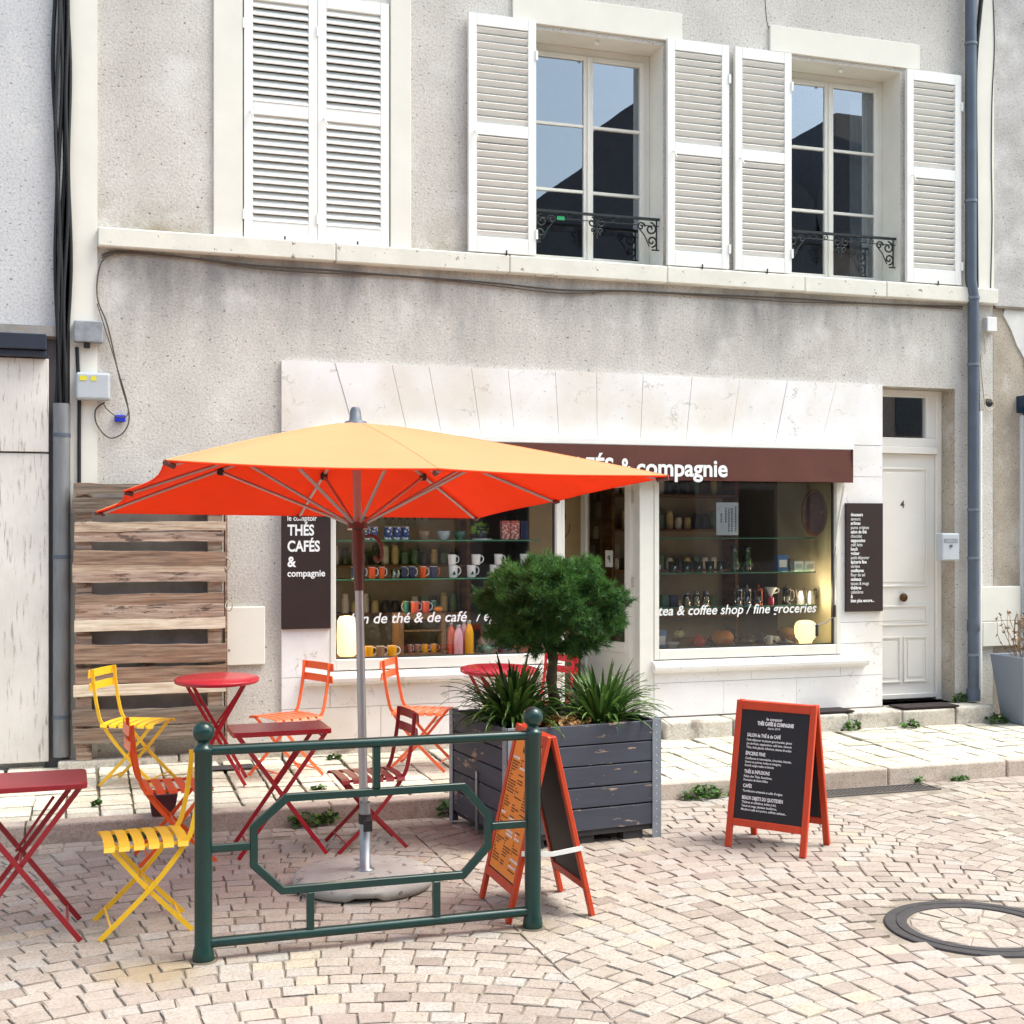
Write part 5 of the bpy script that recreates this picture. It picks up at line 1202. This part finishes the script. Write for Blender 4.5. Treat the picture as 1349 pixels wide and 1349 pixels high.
# left window: glowing lamp, mugs, crate
x, z = WP(457, 864, .25); t = thing('table_lamp', 'glowing cylindrical glass lamp at the left end of the left shop window', 'lamp', (x, .25, ZFL))
hL = WP(457, 811, .25)[1]-ZFL
MB().lathe([(.055, .012), (.07, .03), (.074, hL*.5), (.07, hL*.88), (.05, hL*.98), (0, hL)], n=24).build('glass_shade', lamp_m, t); MB().lathe([(.06, 0), (.06, .012)], n=24).build('lamp_foot', WOODI, t)
l_ = bpy.data.lights.new('table_lamp_light', 'POINT'); l_.energy = 4.0; l_.color = (1, .78, .5); l_.shadow_soft_size = .08; lo = bpy.data.objects.new('lamp_light', l_); COL.objects.link(lo); lo.parent = t; lo.location = (-.02, 0, .45*S)
for i, (a, b, m, nm) in enumerate(((479, 492, MY, 'yellow mug nearest the umbrella pole on the left window floor'), (495, 507, MBR, 'brown mug between two yellow mugs on the left window floor'), (510, 523, MY, 'yellow mug just left of the wooden crate on the window floor'))):
    mug(a, b, 850, 865, .22, m, nm, zfix=ZFL, group='mugs on the left window floor')
a, z = WP(524, 864, .30); b = WP(587, 864, .30)[0]; zc = WP(560, 808, .30)[1]
ct = thing('wooden_crate', 'open fronted wooden crate holding small yellow mugs in the left window', 'crate', ((a+b)/2, .38, ZFL)); w_ = (b-a)/2; hc = zc-ZFL
mb = MB(); mb.box(-w_, -w_+.045, -.09, .1, 0, hc).box(w_-.03, w_, -.09, .1, 0, hc).box(-w_+.045, w_-.03, -.09, .1, hc-.045, hc).box(-w_+.045, w_-.03, -.09, .1, 0, .012).box(-w_+.045, w_-.03, -.085, .09, hc*.56, hc*.56+.012); mb.build('crate_frame', WOODC, ct, bevel=.002)
MB().box(-w_+.01, w_-.01, .1005, .11, 0, hc).build('crate_back', DARKW, ct)
for i, (a, b, m, nm) in enumerate(((536, 543, MBR, 'first small brown mug inside the wooden crate'), (546, 553, MBR, 'second small mug from the left inside the wooden crate'), (555, 564, MY, 'third small mug from the left, yellow, inside the crate'), (567, 576, MY, 'rightmost small yellow mug inside the crate'))):
    mug(a, b, 851, 862, .36, m, nm, zfix=ZFL+.0125, group='small mugs inside the crate')
for a, b, m, hd_, nm, Y in ((532, 540, MT, -1, 'teal mug at the left end on top of the crate', .42), (541, 552, MC, 1, 'left coral mug on top of the crate', .36), (555, 566, MC, 1, 'right coral mug on top of the crate', .36), (568, 575, MT, 0, 'teal mug behind the coral mugs at the right on the crate', .43)):
    mug(a, b, 794, 809, Y, m, nm, hd_, zfix=ZFL+hc+.0005, group='mugs on top of the crate')
def pumpkin(px_, py_, w_, h_, Y, m, label, z=None):
    x, zz = WP(px_, py_, Y); z = z if z is not None else zz; R_ = w_/2
    t = thing('pumpkin', label, 'pumpkin', (x, Y, z)); mb = MB(); n = 40; mm = 12; vs = []
    for i in range(mm+1):
        th = math.pi*i/mm
        for k in range(n):
            a = 2*math.pi*k/n; rr = R_*math.sin(th)*(1+.07*abs(math.cos(a*4.5))-.05); dip = .12*h_*math.exp(-(math.sin(th)*3)**2)*(1 if i < mm/2 else -1)
            vs.append((rr*math.cos(a), rr*math.sin(a), h_/2+h_/2*math.cos(th)-dip))
    mb.sm = True; mb.add(vs, [(i*n+k, i*n+(k+1) % n, (i+1)*n+(k+1) % n, (i+1)*n+k) for i in range(mm) for k in range(n)]); mb.build('flesh', m, t)
    MB().tube([(0, 0, h_*.85), (.005, 0, h_*1.0), (.02, 0, h_*1.12)], [.012*w_/.2+.003, .008*w_/.2+.003, .006], 7).build('stalk', BARK, t)
POR = paint('pumpkin_orange', (214, 128, 48), .5, var=.1, scale=9); PPA = paint('pale_pumpkin', (206, 200, 140), .5, var=.1, scale=9)
pumpkin(577, 0, .075, .05, .36, POR, 'tiny orange pumpkin on top of the wooden crate', ZFL+hc)
for a, py_, m, nm in ((594, 820, MC, 'coral drinking bottle partly behind the pink one'), (604, 823, CER('pink', (222, 168, 182)), 'pink drinking bottle in the left window'), (611, 818, CER('pink', (222, 168, 182)), 'second pink bottle just behind the yellow one'), (618, 817, MY, 'yellow orange drinking bottle right of the pink bottles')):
    Y = .24 if a in (604, 618) else .32; x, _ = WP(a, 860, Y); h = WP(a, py_, Y)[1]-ZFL; t = thing('drinking_bottle', nm, 'bottle', (x, Y, ZFL), 0, 'coloured drinking bottles')
    MB().lathe([(.028, 0), (.034, .01), (.034, h*.62), (.026, h*.78), (.014, h*.88), (.013, h*.92)], n=18).build('bottle_body', m, t); MB().lathe([(.016, h*.92), (.016, h), (0, h)], n=14).build('bottle_cap', STEEL, t)
def teapot(px_, w_, h_, Y, m, label, s=1, z=None, py_=860):
    x, _ = WP(px_, py_, Y); t = thing('teapot', label, 'teapot', (x, Y, z if z is not None else ZFL)); R_ = w_/2
    MB().lathe([(R_*.6, 0), (R_*.95, h_*.25), (R_, h_*.45), (R_*.8, h_*.7), (R_*.45, h_*.8), (R_*.4, h_*.86), (.1*R_, h_*.92), (.16*R_, h_), (0, h_*1.04)], n=20).build('pot', m, t)
    MB().tube(smooth([(s*R_*.8, 0, h_*.35), (s*R_*1.3, 0, h_*.5), (s*R_*1.55, 0, h_*.8)], 3), [R_*.2]*3+[R_*.13]*3+[R_*.09], 8).build('spout', m, t)
    MB().tube(smooth([(-s*R_*.8, 0, h_*.65), (-s*R_*1.4, 0, h_*.7), (-s*R_*1.4, 0, h_*.3), (-s*R_*.8, 0, h_*.25)], 4), R_*.08, 6).build('handle', m, t)
teapot(640, .10, .085, .24, CER('green', (60, 104, 84)), 'dark green teapot on the left window floor by the bottles')
teapot(664, .12, .10, .28, MN, 'navy teapot beside the green one in the left window', -1)
teapot(690, .11, .09, .26, MO, 'orange teapot at the right end of the left window', -1)
teapot(634, .08, .12, .42, MBR, 'brown teapot behind the green teapot')
# middle shelf of left window
row = [(462, 470, MN, 'navy mug behind the umbrella pole'), (473, 481, MN, 'dark mug just right of the umbrella pole'), (485, 495, MO, 'orange patterned mug on the middle shelf, first right of the pole'), (499, 507, MO, 'orange mug on the middle shelf, second right of the pole'), (528, 536, MN, 'left navy mug of the touching pair on the middle shelf'), (538, 547, MN, 'right navy mug of the touching pair on the middle shelf'), (552, 562, MO, 'orange mug right of the navy pair on the middle shelf'), (566, 576, MN, 'navy mug with orange handle on the middle shelf')]
for a, b, m, nm in row: mug(a, b, 746, 761, .27, m, nm, 1, zfix=zL[1]+.0005, group='coloured mugs on the middle shelf', mi=(MO if 'handle' in nm else None))
for a, nm in ((519, 'left grey glass tumbler between the orange and navy mugs'), (525, 'right grey glass tumbler between the orange and navy mugs')):
    x = wx(a, .3); tag(MB().lathe([(.02, 0), (.024, .06), (.022, .06), (.018, .006), (0, .006)], n=16).build('glass_tumbler', G_JAR), nm, 'glass', loc=(x, .3, zL[1]+.0005))
ord_ = ['first', 'second', 'third', 'fourth']
decm = paint('mug_motif', (44, 48, 56), .6)
for i, (a, b) in enumerate(((591, 603), (615, 627), (645, 656), (668, 679))):
    t = mug(a, b, 745, 761, .27, MW, f'white mug with dark motif, {ord_[i]} from the left in the bottom row', 1, zfix=zL[1]+.0005, group='white mugs on the middle shelf')
    r_ = (wx(b, .27)-wx(a, .27))/2; q = MB(); q.prism([(-.016, .02), (.0, .05), (.012, .022)], -r_*1.02, -r_*.9); q.build('motif', decm, t)
htop = WP(600, 745, .27)[1]
for i, (a, b) in enumerate(((590, 601), (621, 633), (651, 662), (685, 697))):
    zz = zL[1]+.0005+(WP(603, 745, .27)[1]-WP(603, 761, .27)[1])+.001
    t = mug(a, b, 730, 744, .27, MW, f'white mug, {ord_[i]} from the left in the upper row of white mugs', 1, zfix=zz, group='white mugs on the middle shelf')
# top shelf of left window
blp = NT('blue_white_pattern'); _v = blp.node('ShaderNodeTexVoronoi', i_Scale=38.); blp.l.new(blp.tc, _v.inputs['Vector']); blp.col(blp.ramp(_v.outputs['Distance'], [(.42, lin((230, 232, 235))), (.5, lin((58, 78, 140)))])); blp = blp.m
pkp = NT('pink_speckle_pattern'); _v = pkp.node('ShaderNodeTexVoronoi', i_Scale=45.); pkp.l.new(pkp.tc, _v.inputs['Vector']); pkp.col(pkp.ramp(_v.outputs['Distance'], [(.35, lin((232, 206, 196))), (.5, lin((196, 96, 86)))])); pkp = pkp.m
for i, (a, b) in enumerate(((480, 488), (489, 498), (506, 517), (518, 528), (529, 539))):
    mug(a, b, 694, 711, .29, blp, ['blue and white patterned mug just right of the pole on the top shelf', 'blue and white patterned mug, second right of the pole', 'first of three touching blue patterned mugs on the top shelf', 'middle of three touching blue patterned mugs on the top shelf', 'last of three touching blue patterned mugs on the top shelf'][i], 0, zfix=zL[0]+.0005, group='blue patterned mugs on the top shelf', taper=1)
for a, b, m, nm in ((550, 567, MBR, 'brown bowl on the top shelf'), (576, 593, CER('grey', (176, 184, 188)), 'pale grey bowl on the top shelf'), (597, 614, CER('green', (60, 104, 84)), 'green bowl on the top shelf')):
    x0, x1 = wx(a, .3), wx(b, .3); r_ = (x1-x0)/2
    tag(MB().lathe([(r_*.5, 0), (r_*.9, .03), (r_, .065), (r_*.93, .065), (r_*.8, .03), (0, .015)], n=22).build('bowl', m), nm, 'bowl', loc=((x0+x1)/2, .3, zL[0]+.0005))
x = wx(630, .28); t = thing('hanging_plant_pot', 'dark plant pot with lime green trailing plant on the top shelf', 'plant pot', (x+.03, .28, zL[0]))
MB().lathe([(.04, .008), (.052, .10), (.046, .10), (.04, .09), (0, .09)], n=20).build('pot_body', CER('black', (36, 36, 44)), t); MB().lathe([(.07, 0), (.075, .007), (0, .007)], n=24).build('saucer', LETTER, t)
mb = MB()
for i in range(170):
    a = random.uniform(1.6, 5.6); r_ = random.uniform(0, .085); p = Vector((r_*math.cos(a), -abs(r_*math.sin(a))*.6, .115-r_*.9*random.random())); mb.tint = random.random(); leaf_tri(mb, p, Vector((random.gauss(-.4, .6), random.gauss(0, .5), random.gauss(-.2, .7))), .04, .004)
mb.build('trailing_leaves', LIMEG, t)
for a, b, m, nm in ((660, 671, pkp, 'left pink patterned tea tin on the top shelf'), (672, 683, pkp, 'right pink patterned tea tin on the top shelf'), (685, 694, MN, 'navy tea tin on the top shelf')):
    x0, x1 = wx(a, .3), wx(b, .3); h = WP(a, 686, .3)[1]-zL[0]
    tag(MB().box(-(x1-x0)/2, (x1-x0)/2, -.03, .03, 0, h).build('tea_tin', m, bevel=.003), nm, 'tin', loc=((x0+x1)/2, .3, zL[0]+.0005))
TAGP = paint('kraft_bag', (150, 142, 118), .8, var=.12, rnd=.3)
for i in range(7):
    a = 503+i*9.6; x, z = WP(a, 692, .50); nm = f'small paper bag hanging in a row above the top shelf, number {i+1} from the left' 
    tag(MB().prism([(-.018, 0), (.018, 0), (.018, .075), (.008, .09), (-.008, .09), (-.018, .075)], -.004, .004).build('paper_bag', TAGP), ['leftmost', 'second', 'third', 'middle', 'fifth', 'sixth', 'rightmost'][i]+' of the seven paper bags hanging above the left top shelf', 'bag', 'paper bags hung in a row', loc=(x, .5, z))
q = MB().tube([(wx(490, .5), .5, WP(490, 676, .5)[1]), (wx(580, .5), .5, WP(580, 676, .5)[1])], .004, 6); tag(q.build('hanging_rod', IRON), 'thin rod carrying the paper bags in the left window', 'rod')

# right window: shelf glasses, boxes, coffee makers
for i, (a, b) in enumerate(((880, 895), (898, 911), (914, 926), (929, 941), (944, 954))):
    x0, x1 = wx(a, .3), wx(b, .3); r_ = (x1-x0)/2*.95; h = .085
    tag(MB().lathe([(r_*.85, 0), (r_, h), (r_*.94, h), (r_*.8, .01), (0, .01)], n=20).build('green_glass', G_GREEN if i < 4 else G_JAR), ['leftmost wide green glass', 'second green glass', 'third green glass', 'fourth green glass', 'small clear glass'][i]+' on the second shelf of the right window', 'glass', loc=((x0+x1)/2, .3, zR[1]+.0005))
for i, px_ in enumerate((967, 984)):
    x = wx(px_, .3); t = thing('glass_carafe', ['green glass carafe below the paper notice', 'green glass carafe right of its twin'][i], 'carafe', (x, .3, zR[1]+.0005))
    MB().lathe([(.04, 0), (.055, .05), (.03, .13), (.028, .17), (.036, .20), (.034, .20), (.026, .17), (.028, .13), (.05, .05), (0, .006)], n=22).build('vessel', G_GREEN, t)
def boxthing(name, label, cat, a, b, py0, Y, z, m, d=.03, lid=None, lettr=None):
    x0, x1 = wx(a, Y), wx(b, Y); h = WP((a+b)/2, py0, Y)[1]-z; w_ = (x1-x0)/2
    t = thing(name, label, cat, ((x0+x1)/2, Y, z)); MB().box(-w_, w_, -d, d, 0, h).build('box_body', m, t, bevel=.003)
    MB().box(-w_*.7, w_*.7, -d-.002, -d-.0002, h*.25, h*.7).build('label', lid or LETTER, t); return t
BL = CER('blue', (72, 120, 180))
boxthing('tea_tin', 'blue tin with white lid on the second shelf of the right window', 'tin', 1022, 1036, 731, .3, zR[1], BL, lid=MW)
boxthing('gift_box', 'low white box on the second shelf', 'box', 1044, 1056, 739, .3, zR[1], MW, lid=PVC)
boxthing('gift_box', 'white box at the right end of the second shelf', 'box', 1058.5, 1071, 739, .3, zR[1], MW, lid=PVC)
boxthing('wooden_block', 'pale wooden block at the left end of the second shelf', 'block', 863.5, 869, 740, .3, zR[1], WOODC)
boxthing('gift_box', 'dark green box on the third shelf by the window post', 'box', 870, 880, 784, .3, zR[2], CER('green', (60, 104, 84)), lid=CER('green', (60, 104, 84)))
boxthing('gift_box', 'navy box on the third shelf', 'box', 882, 892, 784, .3, zR[2], MN, lid=MN)
boxthing('coffee_can', 'brown tin behind the blue tin on the second shelf', 'tin', 1038, 1043, 736, .36, zR[1], MBR)
for px_, nm in ((905, 'first glass jar on the third shelf'), (917, 'second glass jar on the third shelf'), (930, 'third glass jar on the third shelf')):
    x = wx(px_, .3); t = thing('storage_jar', nm, 'jar', (x, .3, zR[2]+.0005), 0, 'clear storage jars'); MB().lathe([(.028, 0), (.03, .07), (.02, .09), (.018, .09), (.026, .07), (0, .005)], n=16).build('jar_glass', G_JAR, t); MB().lathe([(.02, .09), (.022, .115), (0, .12)], n=14).build('jar_lid', STEEL, t)
def press(px_, m, nm, h=.15):
    x = wx(px_, .3); t = thing('coffee_press', nm, 'coffee press', (x, .3, zR[2]+.0005)); MB().lathe([(.034, .01), (.034, h*.8), (.032, h*.8), (.032, .012)], n=18, cap=False).build('glass_beaker', G_JAR, t)
    q = MB(); q.lathe([(.036, 0), (.036, .014), (0, .014)], n=18).lathe([(.036, h*.78), (.037, h*.86), (.01, h*.92), (.004, h), (.009, h*1.05), (0, h*1.08)], n=18)
    for k in range(4): a = k*math.pi/2+.4; q.tube([(.036*math.cos(a), .036*math.sin(a), 0), (.036*math.cos(a), .036*math.sin(a), h*.8)], .003, 5)
    q.build('metal_frame', m, t); MB().tube(smooth([(.036, 0, h*.75), (.065, 0, h*.7), (.065, 0, h*.25), (.036, 0, h*.2)], 4), .006, 6).build('handle', DPLAS, t)
for px_, m, nm in ((972, STEEL, 'left chrome coffee press on the third shelf'), (984, STEEL, 'second chrome coffee press on the third shelf'), (999, paint('copper_metal', (190, 100, 74), .3, .8), 'copper coffee press on the third shelf'), (1036, DPLAS, 'black coffee press on the third shelf')): press(px_, m, nm)
x = wx(1015, .3); t = thing('coffee_dripper', 'white ceramic coffee dripper on a pink stand on the third shelf', 'coffee dripper', (x, .3, zR[2]+.0005))
MB().lathe([(.03, 0), (.03, .05), (.026, .06), (.01, .065)], n=18).build('stand', CER('pinkred', (196, 60, 90)), t); MB().lathe([(.01, .066), (.02, .08), (.05, .13), (.052, .14), (.047, .14), (.018, .085), (0, .08)], n=20).build('cone', MW, t); MB().tube(smooth([(.045, 0, .13), (.075, 0, .125), (.07, 0, .1), (.03, 0, .09)], 3), .005, 6).build('handle', MW, t)
for px_, nm in ((1054, 'left steel kettle on the third shelf'), (1068, 'right steel kettle on the third shelf')):
    x = wx(px_, .3); t = thing('kettle', nm, 'kettle', (x, .3, zR[2]+.0005)); MB().lathe([(.036, 0), (.034, .04), (.024, .10), (.022, .11), (0, .115)], n=18).build('pot', STEEL, t); MB().tube(smooth([(.024, 0, .10), (.05, 0, .12), (.06, 0, .09), (.055, 0, .04)], 4), .006, 6).build('handle', DPLAS, t); MB().tube([(-.03, 0, .05), (-.04, 0, .12)], [.008, .005], 6).build('spout', DPLAS, t)
# window floor
b1 = boxthing('card_display', 'small blue and white card display in the left corner of the right window', 'card', 863.5, 878, 830, .12, ZFL, BL, d=.006, lid=MW)
q = MB(); text(q, 'es', -.03, .06, .05, bold=.03, y=-.011); q.build('card_print', LETTER, b1)
x = wx(886, .2); tag(MB().lathe([(.02, 0), (.05, .03), (.055, .05), (.05, .05), (0, .01)], n=20).build('bowl', MW), 'small white bowl behind the blue card', 'bowl', loc=(x, .2, ZFL))
boxthing('wooden_box', 'small wooden box under the pale pumpkin', 'box', 889, 911, 841, .3, ZFL, WOODC, d=.05, lid=WOODI)
pumpkin(895, 0, .085, .07, .3, PPA, 'small pale striped pumpkin on the wooden box', WP(900, 841, .3)[1])
teapot(920, .095, .11, .16, CER('red', (206, 44, 44)), 'red enamel pot in the right window', 1, py_=850)
teapot(938, .09, .09, .28, CER('black', (36, 36, 44)), 'black teapot between the red pot and the big pumpkin', 1)
pumpkin(951, 0, .19, .135, .26, POR, 'big ribbed orange pumpkin in the right window', ZFL)
teapot(982, .14, .085, .24, CER('black', (36, 36, 44)), 'wide black teapot right of the big pumpkin', 1)
teapot(1003, .12, .10, .34, MN, 'dark blue teapot behind the white cups', -1)
mug(1010, 1018, 834, 847, .2, MW, 'left small white cup near the glowing globe lamp', -1, zfix=ZFL); mug(1018.5, 1025, 836, 847, .26, MW, 'right small white cup near the glowing globe lamp', 1, zfix=ZFL)
x = wx(1036, .4); tag(MB().lathe([(.03, 0), (.075, .05), (.08, .09), (.05, .12), (0, .13)], n=22).build('basket', WOODI), 'round brown lidded basket left of the globe lamp', 'basket', loc=(x, .4, ZFL))
teapot(1034, .13, .05, .2, CER('plum', (64, 56, 84)), 'low plum coloured teapot in front of the basket', -1)
x, z = WP(1061, 845, .2); t = thing('table_lamp', 'glowing round globe lamp at the right end of the right shop window', 'lamp', (x, .2, ZFL)); hL = WP(1061, 817, .2)[1]-ZFL
MB().lathe([(.05, .0), (.052, .02), (.06, .035), (.078, .055), (.087, hL*.45), (.09, hL*.6), (.088, hL*.75), (.078, hL*.88), (.06, hL*.96), (.03, hL*.995), (0, hL)], n=26).build('glass_shade', lamp_m, t)
MB().lathe([(.056, 0), (.056, .008)], n=20).build('lamp_foot', WOODI, t)
l_ = l_.copy(); lo = bpy.data.objects.new('lamp_light', l_); l_.energy = 3; COL.objects.link(lo); lo.parent = t; lo.location = (0, .06, .40*S)
# oval board on the side wall, paper notice on the pane
x, z = WP(1073, 676, .09)
t = thing('oval_board', 'oval wooden board hanging at the right end of the right shop window', 'board', (x, .09, z)); a = (wx(1090, .09)-wx(1057, .09))/2; b = (WP(1074, 645, .09)[1]-WP(1074, 707, .09)[1])/2
def oval(a, b, y0, y1): return MB().prism([(a*math.cos(2*math.pi*k/40), b*math.sin(2*math.pi*k/40)) for k in range(40)], y0, y1)
oval(a, b, -.01, .01).build('board_rim', WOODI, t, bevel=.003); oval(a*.86, b*.9, -.0115, -.0105).build('board_face', paint('dark_worn_board', (74, 52, 60), .6, var=.3, scale=7, wear=(150, 90, 50), wear_at=.6), t)
tag(MB().box(wx(943, .03), wx(972, .03), .022, .0245, WP(958, 705, .03)[1], WP(958, 662, .03)[1]).build('paper_notice', paint('pale_paper', (206, 214, 216), .7)), 'pale paper notice stuck inside the right shop window', 'notice')
q = MB()
for k, (px_, wd) in enumerate(((950, .3), (956, .5), (960, .8), (964, .8), (969, .9))):
    z0 = WP(958, 702, .02)[1]; L_ = (WP(958, 665, .02)[1]-z0)*wd; zz = z0+(.08 if wd < .6 else .01)
    while L_ > 0:
        l2 = random.uniform(.008, .02); q.box(wx(px_, .0215)-.005, wx(px_, .0215)+.007, .0205, .0217, zz, zz+l2); zz += l2+.005; L_ -= l2+.005
q.build('notice_print', paint('grey_green_ink', (96, 116, 112), .8), [o for o in COL.objects if o.name == 'paper_notice'][0])

# shop interior: shelf units with jars
def unit(x0, x1, y, z1, label, levels, jars, jm):
    t = thing('shelf_unit', label, 'shelf unit', ((x0+x1)/2, y, .2)); w_ = (x1-x0)/2; mb = MB()
    mb.box(-w_, -w_+.03, -.12, .12, 0, z1).box(w_-.03, w_, -.12, .12, 0, z1); mb.build('side_panel', WOODI, t)
    for zz in levels: MB().box(-w_+.03, w_-.03, -.12, .12, zz-.02, zz).build('shelf', WOODI, t)
    MB().box(-w_, w_, .121, .13, 0, z1).build('back_panel', DARKW, t)
    k = 0
    for li, zz in enumerate(levels[:-1] if len(levels) > 1 else levels):
        n = int((x1-x0-.1)/.085)
        for i in range(n):
            if random.random() < .12: continue
            x = (x0+x1)/2-w_+.075+i*.085; h = random.choice((.10, .13, .16)); m = random.choice(jm)
            o = MB().lathe([(.028, 0), (.032, .01), (.032, h*.75), (.024, h*.85), (.026, h*.86), (.026, h), (0, h)], n=12).build('tea_caddy', m)
            tag(o, jars, 'tea caddy', jars+' row', loc=(x, y-.02, .2+zz+.0005))
JM = [paint('caddy_gold', (206, 186, 128), .4), paint('caddy_black', (58, 52, 50), .4), paint('caddy_cream', (224, 218, 200), .4), paint('caddy_green', (100, 130, 104), .5)]
unit(4.20, 5.40, 1.25, 2.1, 'dark wooden shelf unit of tea caddies behind the right window', [.35, .75, 1.15, 1.5, 1.8, 2.08], 'small tea caddy on the shelves behind the right window', JM)
unit(1.75, 3.05, 1.6, 2.1, 'dark wooden shelf unit behind the left window', [.35, .8, 1.2, 1.6, 2.0], 'small tea caddy on the shelves behind the left window', JM)
unit(3.95, 5.1, 3.2, 2.1, 'shelf unit on the far back wall seen through the open door', [.6, 1.0, 1.4, 1.8, 2.08], 'small tea caddy on the far back shelves', JM)
